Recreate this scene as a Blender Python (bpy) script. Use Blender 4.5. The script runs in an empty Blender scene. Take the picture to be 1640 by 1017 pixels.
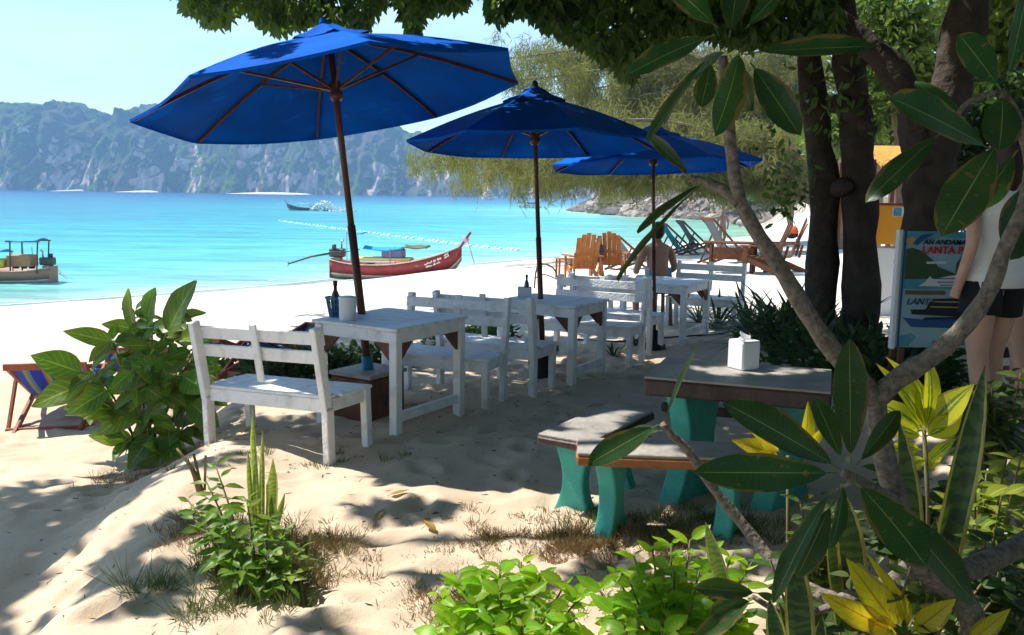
import bpy, bmesh, math, random
import numpy as np
from mathutils import Vector, Matrix, Quaternion
random.seed(7); RS = np.random.RandomState(11)
SC = bpy.context.scene; COL = SC.collection
R = math.radians
# ------------------------------------------------------------------ camera
FPX = 1420.0; CAMZ = 1.7; PITCH = math.atan(198/FPX); ROLL = R(0.83)
cam_d = bpy.data.cameras.new('camera'); cam = bpy.data.objects.new('camera', cam_d); COL.objects.link(cam)
CM = (Matrix.Rotation(math.pi/2-PITCH, 3, 'X') @ Matrix.Rotation(ROLL, 3, 'Z'))
cam.matrix_world = Matrix.Translation((0, 0, CAMZ)) @ CM.to_4x4()
cam_d.sensor_width = 36; cam_d.lens = FPX/1640*36; cam_d.clip_end = 6000; cam_d.clip_start = 0.05
SC.camera = cam
# ------------------------------------------------------------------ world, sun, exposure
SUN = Vector((-0.55, 0.25, 0.90)).normalized()
w = bpy.data.worlds.new('World'); SC.world = w; w.use_nodes = True
nt = w.node_tree; nt.nodes.clear()
_o = nt.nodes.new('ShaderNodeOutputWorld'); _b = nt.nodes.new('ShaderNodeBackground'); _s = nt.nodes.new('ShaderNodeTexSky')
_s.sky_type = 'NISHITA'; _s.sun_disc = False
_s.sun_elevation = math.asin(SUN.z); _s.sun_rotation = math.atan2(SUN.x, SUN.y)
_s.air_density = 1.0; _s.dust_density = 0.2; _s.ozone_density = 3.2
_tc = nt.nodes.new('ShaderNodeTexCoord'); _mp = nt.nodes.new('ShaderNodeMapping'); _mp.inputs['Scale'].default_value = (1.5, 1.5, 7)
_n = nt.nodes.new('ShaderNodeTexNoise'); _n.inputs['Scale'].default_value = 2.2; _n.inputs['Detail'].default_value = 7; _n.inputs['Distortion'].default_value = .5
_r = nt.nodes.new('ShaderNodeMapRange'); _r.inputs[1].default_value = .46; _r.inputs[2].default_value = .74; _r.inputs[4].default_value = .55
_m = nt.nodes.new('ShaderNodeMix'); _m.data_type = 'RGBA'; _m.inputs[7].default_value = (5.2, 7.2, 7.6, 1)
L = nt.links.new
L(_tc.outputs['Generated'], _mp.inputs[0]); L(_mp.outputs[0], _n.inputs[0]); L(_n.outputs['Fac'], _r.inputs[0])
L(_r.outputs[0], _m.inputs[0]); L(_s.outputs[0], _m.inputs[6]); L(_m.outputs[2], _b.inputs[0]); L(_b.outputs[0], _o.inputs[0])
_b.inputs[1].default_value = 0.13
sl = bpy.data.lights.new('sun', 'SUN'); sl.energy = 4.5; sl.angle = R(0.55); sl.color = (1.0, .95, .86)
sun = bpy.data.objects.new('sun', sl); COL.objects.link(sun); sun.location = SUN*60
sun.rotation_euler = SUN.to_track_quat('Z', 'Y').to_euler()
vs = SC.view_settings; vs.view_transform = 'Standard'; vs.look = 'None'; vs.gamma = 1; vs.use_curve_mapping = False; vs.exposure = 0.92
SC.cycles.max_bounces = 7; SC.cycles.transparent_max_bounces = 8; SC.cycles.volume_bounces = 0
# ------------------------------------------------------------------ helpers
def ray(px, py):
    return (CM @ Vector(((px-820)/FPX, -(py-508.5)/FPX, -1))).normalized()
def at(px, py, d):
    r = ray(px, py); return Vector((0, 0, CAMZ)) + r*(d/r.y)
def gz(px, py, z):
    r = ray(px, py); return Vector((0, 0, CAMZ)) + r*((z-CAMZ)/r.z)
def tag(o, label=None, cat=None, group=None, kind=None):
    if label: o['label'] = label
    if cat: o['category'] = cat
    if group: o['group'] = group
    if kind: o['kind'] = kind
    return o
def thing(name, label, cat, loc=(0, 0, 0), rz=0.0, group=None):
    o = bpy.data.objects.new(name, None); COL.objects.link(o); o.empty_display_size = .1
    o.location = loc; o.rotation_euler = (0, 0, rz)
    return tag(o, label, cat, group)
def put(name, me, parent=None, loc=(0, 0, 0), mtx=None):
    o = bpy.data.objects.new(name, me); COL.objects.link(o)
    if parent: o.parent = parent
    if mtx is not None: o.matrix_basis = mtx
    else: o.location = loc
    return o
def copy_tree(o, parent=None):
    c = o.copy(); COL.objects.link(c)
    if parent: c.parent = parent
    for ch in [x for x in o.children]: copy_tree(ch, c)
    return c
class MB:
    def __init__(s): s.v = []; s.f = []; s.uv = {}
    def add(s, vs, fs):
        n = len(s.v); s.v += [tuple(x) for x in vs]; s.f += [tuple(i+n for i in f) for f in fs]
    def box(s, c, size, rot=None, b=0.0):
        hx, hy, hz = (q/2 for q in size); c = Vector(c)
        if b <= 0:
            P = [Vector((x, y, z)) for x in (-hx, hx) for y in (-hy, hy) for z in (-hz, hz)]
            F = [(0, 1, 3, 2), (4, 6, 7, 5), (0, 4, 5, 1), (2, 3, 7, 6), (0, 2, 6, 4), (1, 5, 7, 3)]
        else:
            P = []; b = min(b, hx*.45, hy*.45, hz*.45)
            idx = {}
            for x in (-1, 1):
                for y in (-1, 1):
                    for z in (-1, 1):
                        for ax in range(3):
                            q = [x*hx, y*hy, z*hz]
                            for k in range(3):
                                if k != ax: q[k] -= (x, y, z)[k]*b
                            idx[(x, y, z, ax)] = len(P); P.append(Vector(q))
            F = []
            for ax in range(3):
                o1, o2 = [k for k in range(3) if k != ax]
                for sgn in (-1, 1):
                    q = []
                    for (u, v) in ((-1, -1), (1, -1), (1, 1), (-1, 1)):
                        t = [0, 0, 0]; t[ax] = sgn; t[o1] = u; t[o2] = v
                        q.append(idx[(t[0], t[1], t[2], ax)])
                    F.append(tuple(q))
            for ax in range(3):
                o1, o2 = [k for k in range(3) if k != ax]
                for u in (-1, 1):
                    for v in (-1, 1):
                        q = []
                        for (e, aa) in ((-1, o1), (1, o1), (1, o2), (-1, o2)):
                            t = [0, 0, 0]; t[ax] = e; t[o1] = u; t[o2] = v
                            q.append(idx[(t[0], t[1], t[2], aa)])
                        F.append(tuple(q))
            for k in [(x, y, z) for x in (-1, 1) for y in (-1, 1) for z in (-1, 1)]:
                F.append(tuple(idx[k+(a,)] for a in range(3)))
        if rot is not None: P = [rot @ p for p in P]
        s.add([p+c for p in P], F); return s
    def bar(s, p0, p1, wx, wy, up=(0, 0, 1), b=0.0):
        p0 = Vector(p0); p1 = Vector(p1); d = (p1-p0); Ln = d.length; d.normalize()
        u = Vector(up); x = u.cross(d)
        if x.length < 1e-4: x = Vector((1, 0, 0)).cross(d)
        x.normalize(); y = d.cross(x)
        m = Matrix((x, y, d)).transposed()
        return s.box((p0+p1)/2, (wx, wy, Ln), m, b)
    def tube(s, pts, rad, n=8, cap=True, jit=0.0):
        pts = [Vector(p) for p in pts]; N = len(pts)
        if not hasattr(rad, '__len__'): rad = [rad]*N
        base = len(s.v); ref = None
        for i, p in enumerate(pts):
            t = (pts[min(i+1, N-1)]-pts[max(i-1, 0)]).normalized()
            if ref is None:
                ref = t.orthogonal().normalized()
            ref = (ref - t*ref.dot(t)).normalized(); bb = t.cross(ref)
            for k in range(n):
                a = 2*math.pi*k/n; rr = rad[i]*(1+jit*(random.random()-.5))
                s.v.append(tuple(p+(ref*math.cos(a)+bb*math.sin(a))*rr))
        for i in range(N-1):
            for k in range(n):
                a = base+i*n+k; b = base+i*n+(k+1) % n
                s.f.append((a, b, b+n, a+n))
        if cap:
            s.f.append(tuple(base+k for k in reversed(range(n)))); s.f.append(tuple(base+(N-1)*n+k for k in range(n)))
        return s
    def etube(s, rings, n=20, c=(0, 0)):
        """stacked ellipses (z, rx, ry, yc)"""
        b = len(s.v)
        for z, rx, ry, yc in rings:
            for k in range(n):
                a = 2*math.pi*k/n; s.v.append((c[0]+rx*math.cos(a), c[1]+yc+ry*math.sin(a), z))
        for i in range(len(rings)-1):
            for k in range(n):
                q = b+i*n+k; q2 = b+i*n+(k+1) % n; s.f.append((q, q2, q2+n, q+n))
        s.f.append(tuple(b+k for k in reversed(range(n)))); s.f.append(tuple(b+(len(rings)-1)*n+k for k in range(n))); return s
    def lathe(s, prof, n=16, c=(0, 0, 0)):
        return s.tube([Vector(c)+Vector((0, 0, z)) for r_, z in prof], [max(r_, 1e-4) for r_, z in prof], n)
    def mesh(s, name, mat, smooth=False):
        me = bpy.data.meshes.new(name); me.from_pydata(s.v, [], s.f); me.update()
        if mat: me.materials.append(mat)
        if smooth: me.polygons.foreach_set('use_smooth', [True]*len(me.polygons))
        bm = bmesh.new(); bm.from_mesh(me); bmesh.ops.recalc_face_normals(bm, faces=bm.faces); bm.to_mesh(me); bm.free()
        return me
    def build(s, name, mat, parent=None, smooth=False, loc=(0, 0, 0)):
        return put(name, s.mesh(name, mat, smooth), parent, loc)
def curve(pts, n):
    """Catmull-Rom through pts"""
    P = [Vector(p) for p in pts]; P = [P[0]*2-P[1]]+P+[P[-1]*2-P[-2]]; out = []
    m = len(P)-3
    for i in range(n+1):
        u = i/n*m; k = min(int(u), m-1); t = u-k
        a, b, c, d = P[k:k+4]
        out.append(.5*((2*b)+(c-a)*t+(2*a-5*b+4*c-d)*t*t+(3*b-a-3*c+d)*t**3))
    return out
def lerp_list(vals, n):
    m = len(vals)-1
    return [vals[min(int(i/n*m), m-1)]*(1-(i/n*m-min(int(i/n*m), m-1)))+vals[min(int(i/n*m), m-1)+1]*(i/n*m-min(int(i/n*m), m-1)) for i in range(n+1)]
# numpy value noise
_tab = np.random.RandomState(3).rand(65536)
def _h(ix, iy):
    return _tab[((ix*73856093) ^ (iy*19349663)) & 65535]
def vnoise(x, y):
    x = np.asarray(x, float); y = np.asarray(y, float)
    ix = np.floor(x).astype(np.int64); iy = np.floor(y).astype(np.int64); fx = x-ix; fy = y-iy
    fx = fx*fx*(3-2*fx); fy = fy*fy*(3-2*fy)
    return (_h(ix, iy)*(1-fx)+_h(ix+1, iy)*fx)*(1-fy)+(_h(ix, iy+1)*(1-fx)+_h(ix+1, iy+1)*fx)*fy
def fbm(x, y, o=4, g=.5):
    t = 0; a = 1; s = 0
    for i in range(o):
        t = t+a*(vnoise(np.asarray(x)*2**i+i*17.3, np.asarray(y)*2**i+i*9.1)-.5); s += a; a *= g
    return t/s*2
def sstep(a, b, x):
    t = np.clip((np.asarray(x, float)-a)/(b-a), 0, 1); return t*t*(3-2*t)
# ------------------------------------------------------------------ materials
def mat(name, c1, c2=None, scale=8.0, rough=.6, bump=0.0, bscale=40.0, spec=.3, trans=0.0, rnd=0.0, stretch=None, contrast=(.35, .65), tcol=None, detail=5, metal=0.0, coord='Object', bdist=.02):
    m = bpy.data.materials.new(name); m.use_nodes = True; t = m.node_tree; N = t.nodes; K = t.links.new
    p = N['Principled BSDF']; out = N['Material Output']
    p.inputs['Roughness'].default_value = rough; p.inputs['Specular IOR Level'].default_value = spec; p.inputs['Metallic'].default_value = metal
    tc = N.new('ShaderNodeTexCoord'); src = tc.outputs[coord]
    if stretch:
        mp = N.new('ShaderNodeMapping'); mp.inputs['Scale'].default_value = stretch; K(src, mp.inputs[0]); src = mp.outputs[0]
    col = None
    if c2:
        n = N.new('ShaderNodeTexNoise'); n.inputs['Scale'].default_value = scale; n.inputs['Detail'].default_value = detail; n.inputs['Roughness'].default_value = .6
        K(src, n.inputs[0]); r = N.new('ShaderNodeMapRange'); r.inputs[1].default_value, r.inputs[2].default_value = contrast
        K(n.outputs['Fac'], r.inputs[0]); mx = N.new('ShaderNodeMix'); mx.data_type = 'RGBA'
        mx.inputs[6].default_value = (*c1, 1); mx.inputs[7].default_value = (*c2, 1); K(r.outputs[0], mx.inputs[0]); col = mx.outputs[2]
    if rnd > 0:
        oi = N.new('ShaderNodeObjectInfo'); hs = N.new('ShaderNodeHueSaturation')
        r2 = N.new('ShaderNodeMapRange'); r2.inputs[3].default_value = 1-rnd; r2.inputs[4].default_value = 1+rnd
        K(oi.outputs['Random'], r2.inputs[0]); K(r2.outputs[0], hs.inputs['Value'])
        if col is not None: K(col, hs.inputs['Color'])
        else: hs.inputs['Color'].default_value = (*c1, 1)
        col = hs.outputs[0]
    if col is not None: K(col, p.inputs['Base Color'])
    else: p.inputs['Base Color'].default_value = (*c1, 1)
    if bump > 0:
        n2 = N.new('ShaderNodeTexNoise'); n2.inputs['Scale'].default_value = bscale; n2.inputs['Detail'].default_value = 6; K(src, n2.inputs[0])
        bp = N.new('ShaderNodeBump'); bp.inputs['Strength'].default_value = bump; bp.inputs['Distance'].default_value = bdist
        K(n2.outputs['Fac'], bp.inputs['Height']); K(bp.outputs[0], p.inputs['Normal'])
    if trans > 0:
        tr = N.new('ShaderNodeBsdfTranslucent'); ms = N.new('ShaderNodeMixShader'); ms.inputs[0].default_value = trans
        if tcol: tr.inputs[0].default_value = (*tcol, 1)
        elif col is not None: K(col, tr.inputs[0])
        else: tr.inputs[0].default_value = (*c1, 1)
        K(p.outputs[0], ms.inputs[1]); K(tr.outputs[0], ms.inputs[2]); K(ms.outputs[0], out.inputs[0])
    return m
def leafmat(name, c1, c2, vein, trans=.35, rough=.35, spec=.4, nvein=9, veinw=.03, edge=None, band=None, rnd=.25, tmul=1.6, lateral=.35, blotch=None, spots=.55):
    """leaf with midrib and side veins from its UV (u across, v along)"""
    m = bpy.data.materials.new(name); m.use_nodes = True; t = m.node_tree; N = t.nodes; K = t.links.new
    p = N['Principled BSDF']; out = N['Material Output']; p.inputs['Roughness'].default_value = rough; p.inputs['Specular IOR Level'].default_value = spec
    uv = N.new('ShaderNodeUVMap'); sx = N.new('ShaderNodeSeparateXYZ'); K(uv.outputs[0], sx.inputs[0])
    def math_(op, a, b=None, c=None):
        n = N.new('ShaderNodeMath'); n.operation = op
        for i, q in enumerate((a, b, c)):
            if q is None: continue
            if isinstance(q, (int, float)): n.inputs[i].default_value = q
            else: K(q, n.inputs[i])
        return n.outputs[0]
    def mixc(f, a, b):
        n = N.new('ShaderNodeMix'); n.data_type = 'RGBA'
        K(f, n.inputs[0])
        for i, q in ((6, a), (7, b)):
            if isinstance(q, tuple): n.inputs[i].default_value = (*q, 1)
            else: K(q, n.inputs[i])
        return n.outputs[2]
    tc = N.new('ShaderNodeTexCoord'); oi = N.new('ShaderNodeObjectInfo')
    av = N.new('ShaderNodeVectorMath'); av.operation = 'ADD'; K(tc.outputs['Object'], av.inputs[0]); K(oi.outputs['Location'], av.inputs[1])
    nz = N.new('ShaderNodeTexNoise'); nz.inputs['Scale'].default_value = 9; nz.inputs['Detail'].default_value = 4; K(av.outputs[0], nz.inputs[0])
    nf = N.new('ShaderNodeMapRange'); nf.inputs[1].default_value = .35; nf.inputs[2].default_value = .65; K(nz.outputs['Fac'], nf.inputs[0])
    col = mixc(nf.outputs[0], c1, c2)
    off = math_('ABSOLUTE', math_('SUBTRACT', sx.outputs[0], .5))
    if blotch:
        f = math_('LESS_THAN', off, math_('MULTIPLY', nz.outputs['Fac'], .28)); col = mixc(f, col, blotch)
    ph = math_('SUBTRACT', math_('MULTIPLY', sx.outputs[1], nvein), math_('MULTIPLY', off, 4.0))
    lat = math_('LESS_THAN', math_('FRACT', ph), .16)
    col = mixc(math_('MULTIPLY', lat, lateral), col, vein)
    if band:
        ph2 = math_('ADD', math_('MULTIPLY', sx.outputs[1], 16), math_('MULTIPLY', nz.outputs['Fac'], 6)); col = mixc(math_('MULTIPLY', math_('GREATER_THAN', math_('FRACT', ph2), .55), .7), col, band)
    mr = math_('LESS_THAN', off, veinw); col = mixc(mr, col, vein)
    if edge: col = mixc(math_('GREATER_THAN', off, .38), col, edge)
    nz2 = N.new('ShaderNodeTexNoise'); nz2.inputs['Scale'].default_value = 55; nz2.inputs['Detail'].default_value = 3; K(av.outputs[0], nz2.inputs[0])
    sp_ = N.new('ShaderNodeMapRange'); sp_.inputs[1].default_value = .66; sp_.inputs[2].default_value = .72; sp_.inputs[4].default_value = spots; K(nz2.outputs['Fac'], sp_.inputs[0])
    col = mixc(sp_.outputs[0], col, (.20, .15, .05))
    dy = math_('MULTIPLY', math_('GREATER_THAN', math_('ADD', math_('MULTIPLY', off, 1.3), math_('MULTIPLY', nz.outputs['Fac'], .9)), 1.03), spots); col = mixc(dy, col, (.22, .13, .05))
    hs = N.new('ShaderNodeHueSaturation'); K(col, hs.inputs['Color'])
    r3 = N.new('ShaderNodeMapRange'); r3.inputs[3].default_value = .5-rnd*.10; r3.inputs[4].default_value = .5+rnd*.06; rm = math_('FRACT', math_('MULTIPLY', oi.outputs['Random'], 7.31)); K(rm, r3.inputs[0]); K(r3.outputs[0], hs.inputs['Hue'])
    r2 = N.new('ShaderNodeMapRange'); r2.inputs[3].default_value = 1-rnd; r2.inputs[4].default_value = 1+rnd; K(oi.outputs['Random'], r2.inputs[0]); K(r2.outputs[0], hs.inputs['Value'])
    K(hs.outputs[0], p.inputs['Base Color'])
    bp = N.new('ShaderNodeBump'); bp.inputs['Strength'].default_value = .5; bp.inputs['Distance'].default_value = .004
    K(math_('ADD', math_('MULTIPLY', lat, -1.0), nz.outputs['Fac']), bp.inputs['Height']); K(bp.outputs[0], p.inputs['Normal'])
    tr = N.new('ShaderNodeBsdfTranslucent'); g = N.new('ShaderNodeVectorMath'); g.operation = 'MULTIPLY'; g.inputs[1].default_value = (tmul*1.1, tmul*1.15, tmul*.5)
    K(hs.outputs[0], g.inputs[0]); K(g.outputs[0], tr.inputs[0])
    ms = N.new('ShaderNodeMixShader'); ms.inputs[0].default_value = trans; K(p.outputs[0], ms.inputs[1]); K(tr.outputs[0], ms.inputs[2]); K(ms.outputs[0], out.inputs[0])
    return m
# ------------------------------------------------------------------ leaves
def leaf_mesh(name, Ln, W, m, shape='ovate', fold=.25, curl=.15, nseg=8, stalk=.1, serr=0.0, wave=0.0, roll=0.0):
    V = []; F = []; UV = []
    cols = (-1, -.5, 0, .5, 1)
    for i in range(nseg+1):
        t = i/nseg
        if shape == 'ovate': pr = math.sin(math.pi*t**.72)**.85 if 0 < t < 1 else 0
        elif shape == 'obovate': pr = (math.sin(math.pi*min(t**1.25, 1))**.62 if 0 < t < 1 else 0)
        elif shape == 'lance': pr = math.sin(math.pi*t**.85) if 0 < t < 1 else 0
        elif shape == 'strap': pr = min(1, t*6+.45)*(1-max(0, (t-.55)/.45)**2)
        pr = max(pr, .02)
        if serr and i % 2: pr *= 1-serr
        wv = wave*math.sin(t*13)
        for c in cols:
            x = c*W/2*pr; y = t*Ln
            z = abs(c)*W/2*pr*fold - curl*Ln*t*t + wv*abs(c)*W + roll*c*W*t*.3
            V.append((x, y+stalk*Ln, z)); UV.append((c/2+.5, t))
    for i in range(nseg):
        for k in range(4):
            a = i*5+k; F.append((a, a+1, a+6, a+5))
    if stalk > 0:
        n = len(V); r_ = max(W*.03, .0018)
        for y in (0, stalk*Ln*1.2):
            for k in range(4):
                a = k*math.pi/2; V.append((r_*math.cos(a), y, r_*math.sin(a)-.001)); UV.append((.5, 0))
        for k in range(4): F.append((n+k, n+(k+1) % 4, n+4+(k+1) % 4, n+4+k))
    me = bpy.data.meshes.new(name); me.from_pydata(V, [], F); me.materials.append(m)
    u = me.uv_layers.new(name='UVMap')
    li = np.empty(len(me.loops), np.int32); me.loops.foreach_get('vertex_index', li)
    u.data.foreach_set('uv', np.array(UV)[li].ravel())
    me.polygons.foreach_set('use_smooth', [True]*len(me.polygons))
    return me
def leaf_mtx(base, d, n, s=1.0, sx=1.0):
    d = Vector(d).normalized(); n = Vector(n); n = n-d*n.dot(d)
    if n.length < 1e-4: n = d.orthogonal()
    n.normalize(); x = d.cross(n)
    m = Matrix((x*s*sx, d*s, n*s)).transposed().to_4x4(); m.translation = Vector(base); return m
def leaf_cloud(name, P, D, Nn, Ln, W, m, parent=None, kind='stuff', fold=.25):
    """many small leaves as one mesh: two folded quads each"""
    P = np.asarray(P, np.float32); n = len(P); D = np.asarray(D, np.float32); Nn = np.asarray(Nn, np.float32)
    D = D/np.linalg.norm(D, axis=1, keepdims=True); Nn = Nn-D*(Nn*D).sum(1, keepdims=True); Nn /= np.maximum(np.linalg.norm(Nn, axis=1, keepdims=True), 1e-5)
    X = np.cross(D, Nn); Ln = np.broadcast_to(np.asarray(Ln, np.float32).reshape(-1, 1), (n, 1)); W = np.broadcast_to(np.asarray(W, np.float32).reshape(-1, 1), (n, 1))
    V = np.empty((n, 6, 3), np.float32)
    up = Nn*W*fold
    V[:, 0] = P; V[:, 1] = P+D*Ln*.3-X*W*.5+up; V[:, 2] = P+D*Ln*.7-X*W*.38+up; V[:, 3] = P+D*Ln; V[:, 4] = P+D*Ln*.7+X*W*.38+up; V[:, 5] = P+D*Ln*.3+X*W*.5+up
    me = bpy.data.meshes.new(name); me.vertices.add(n*6); me.vertices.foreach_set('co', V.ravel())
    idx = (np.arange(n)[:, None]*6+np.array([0, 3, 2, 1, 0, 5, 4, 3])[None]).astype(np.int32)
    me.loops.add(n*8); me.loops.foreach_set('vertex_index', idx.ravel())
    me.polygons.add(n*2); me.polygons.foreach_set('loop_start', np.arange(n*2, dtype=np.int32)*4)
    me.update(calc_edges=True); me.materials.append(m)
    o = put(name, me, parent)
    if kind: o['kind'] = kind
    return o
def rdir(n, rs=RS):
    v = rs.normal(size=(n, 3)); return v/np.linalg.norm(v, axis=1, keepdims=True)
# ================================================================== materials
M_white = mat('white_paint', (.82, .83, .84), (.52, .50, .47), 7, .5, .5, 45, stretch=(1, 1, 1), contrast=(.52, .82))
M_brown = mat('brown_timber', (.16, .07, .04), (.09, .04, .025), 8, .55, .3, 40)
M_pole = mat('varnished_pole', (.13, .05, .025), (.07, .03, .015), 14, .35, .2, 30, stretch=(1, 1, .15))
M_blue = mat('blue_canvas', (.001, .115, .62), (.004, .085, .44), 2.2, .8, .35, 9, trans=.05, spec=.05)
M_teal = mat('teal_paint', (.085, .48, .39), (.06, .38, .31), 5, .55, .35, 25)
M_slab = mat('weathered_slab_top', (.42, .39, .36), (.24, .22, .20), 4, .6, .4, 30, contrast=(.3, .7))
M_slabside = mat('dark_red_slab_edge', (.055, .03, .028), (.09, .06, .055), 7, .5, .3, 30)
M_orange_edge = mat('orange_seat_edge', (.36, .15, .05), (.28, .11, .04), 8, .5, .3, 30)
M_oran = mat('orange_timber', (.40, .135, .022), (.28, .09, .015), 9, .5, .2, 30)
M_dkor = mat('red_brown_timber', (.15, .055, .018), (.10, .036, .013), 9, .5, .2, 30)
M_frame = mat('deck_chair_timber', (.36, .11, .06), (.26, .08, .045), 9, .5, .2, 30)
M_bark = mat('dark_bark', (.075, .058, .045), (.03, .024, .02), 5, .9, 1.0, 9, contrast=(.3, .7), bdist=.06)
M_fbark = mat('grey_scarred_bark', (.25, .21, .17), (.09, .075, .06), 60, .85, 1.0, 70, contrast=(.35, .7), bdist=.01)
M_steel = mat('dull_metal', (.3, .3, .31), None, rough=.35, metal=.8)
M_black = mat('black_rubber', (.02, .02, .022), None, rough=.5)
M_ceram = mat('white_plastic', (.8, .81, .82), None, rough=.35)
M_tissue = mat('tissue', (.85, .85, .85), None, rough=.9, trans=.3)
M_bluepl = mat('blue_plastic', (.03, .22, .42), None, rough=.35, trans=.25)
M_glass = mat('dark_glass', (.05, .035, .02), None, rough=.1, spec=.6)
M_skin = mat('tanned_skin', (.42, .23, .15), (.36, .18, .115), 12, .5, .1, 80)
M_skin2 = mat('fair_skin', (.52, .32, .24), (.46, .27, .2), 12, .5, .1, 80)
M_hair = mat('dark_hair', (.02, .014, .01), None, rough=.5)
# ================================================================== sand terrain
COAST = np.array([(-200, -60), (-60, 4), (-25, 16), (-14.6, 25.2), (-11.4, 28.4), (-7.4, 33), (-2.4, 41.8), (2.8, 49), (7.4, 58), (12, 65), (17, 70), (22, 82), (28, 105), (32, 130), (26, 142), (20, 150), (17, 170), (14, 195), (15, 212), (24, 232), (60, 262), (400, 330)], float)
def coast_s(x, y):
    x = np.asarray(x, float); y = np.asarray(y, float)
    best = np.full(x.shape, 1e9); sg = np.ones(x.shape)
    for (ax, ay), (bx, by) in zip(COAST[:-1], COAST[1:]):
        dx, dy = bx-ax, by-ay; L2 = dx*dx+dy*dy
        t = np.clip(((x-ax)*dx+(y-ay)*dy)/L2, 0, 1)
        d = np.hypot(x-ax-t*dx, y-ay-t*dy)
        cr = dx*(y-ay)-dy*(x-ax)
        up = d < best
        best = np.where(up, d, best); sg = np.where(up, np.where(cr < 0, 1.0, -1.0), sg)
    return best*sg
SEA = -1.8
_fp = np.random.RandomState(5)
FP = [(_fp.uniform(-4.5, 3), _fp.uniform(2.8, 11), _fp.uniform(0, 6.28), _fp.uniform(.5, 1.2)) for _ in range(420)]
def height(x, y, detail=True):
    x = np.asarray(x, float); y = np.asarray(y, float)
    s = coast_s(x, y)
    z = np.where(s > 0, SEA+1.8*np.tanh(s/13.0)*1.0, SEA+np.maximum(s*.07, -5.0))
    z = z+np.where(s > 0, .04*np.tanh(s/13), 0)
    far = sstep(66, 100, y); z = z+far*np.clip(s, 0, 70)*.30*(.75+.5*vnoise(x*.05, y*.05))
    z = z+sstep(9, 26, x)*np.clip(s, 0, 40)*.05*sstep(14, 30, y)
    z = z+.35*sstep(1.75, 2.7, x)*(1-sstep(8.6, 10.6, y))
    edge = -1.55-.15*(y-3.4)+.18*fbm(x*.7, y*.7, 2)
    z = z-.30*sstep(0, .75, edge-x)*(1-sstep(8, 13, y))
    z = z+.10*np.exp(-(((x+2.1)/.7)**2+((y-5.3)/.8)**2))
    if detail:
        near = (1-sstep(14, 40, y))*(s > 2)
        z = z+near*(.040*fbm(x*1.3, y*1.3, 3)+.013*fbm(x*4.5, y*4.5, 3)+.008*fbm(x*14, y*14, 2))
        z = z+(1-near)*(s > 1)*.1*fbm(x*.35, y*.35, 3)*(y < 70)
        z = z+far*(s > 0)*1.3*fbm(x*.28, y*.28, 4)*sstep(0, 4, s)
        for fx, fy, fa, k in FP:
            u = (x-fx)*math.cos(fa)+(y-fy)*math.sin(fa); v = -(x-fx)*math.sin(fa)+(y-fy)*math.cos(fa)
            q = (u/.13)**2+(v/.06)**2
            msk = q < 9
            if msk.any(): z = z+np.where(msk, k*.018*(-1.3*np.exp(-q)+.9*np.exp(-(np.sqrt(q)-1.5)**2*3)), 0)
    return z
def hgt(x, y): return float(height(np.array([x]), np.array([y]))[0])
def tg(px, py):
    r = ray(px, py); t = np.concatenate([np.arange(1.5, 20, .02), np.arange(20, 320, .25)])
    X = r.x*t; Y = r.y*t; Z = CAMZ+r.z*t; hz = height(X, Y, False)
    k = np.argmax(Z < hz) if (Z < hz).any() else len(t)-1
    return Vector((X[k], Y[k], hgt(X[k], Y[k])))
def grid_mesh(name, xs, ys, zf, m, smooth=True):
    X, Y = np.meshgrid(xs, ys); Z = zf(X, Y); ny, nx = X.shape
    me = bpy.data.meshes.new(name); me.vertices.add(nx*ny); me.vertices.foreach_set('co', np.stack([X, Y, Z], -1).astype(np.float32).ravel())
    i = (np.arange(ny-1)[:, None]*nx+np.arange(nx-1)[None]).ravel()
    q = np.stack([i, i+1, i+1+nx, i+nx], 1).astype(np.int32); n = len(q)
    me.loops.add(n*4); me.loops.foreach_set('vertex_index', q.ravel()); me.polygons.add(n); me.polygons.foreach_set('loop_start', np.arange(n, dtype=np.int32)*4)
    me.update(calc_edges=True); me.polygons.foreach_set('use_smooth', [smooth]*n); me.materials.append(m)
    return me, X, Y, Z
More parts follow.
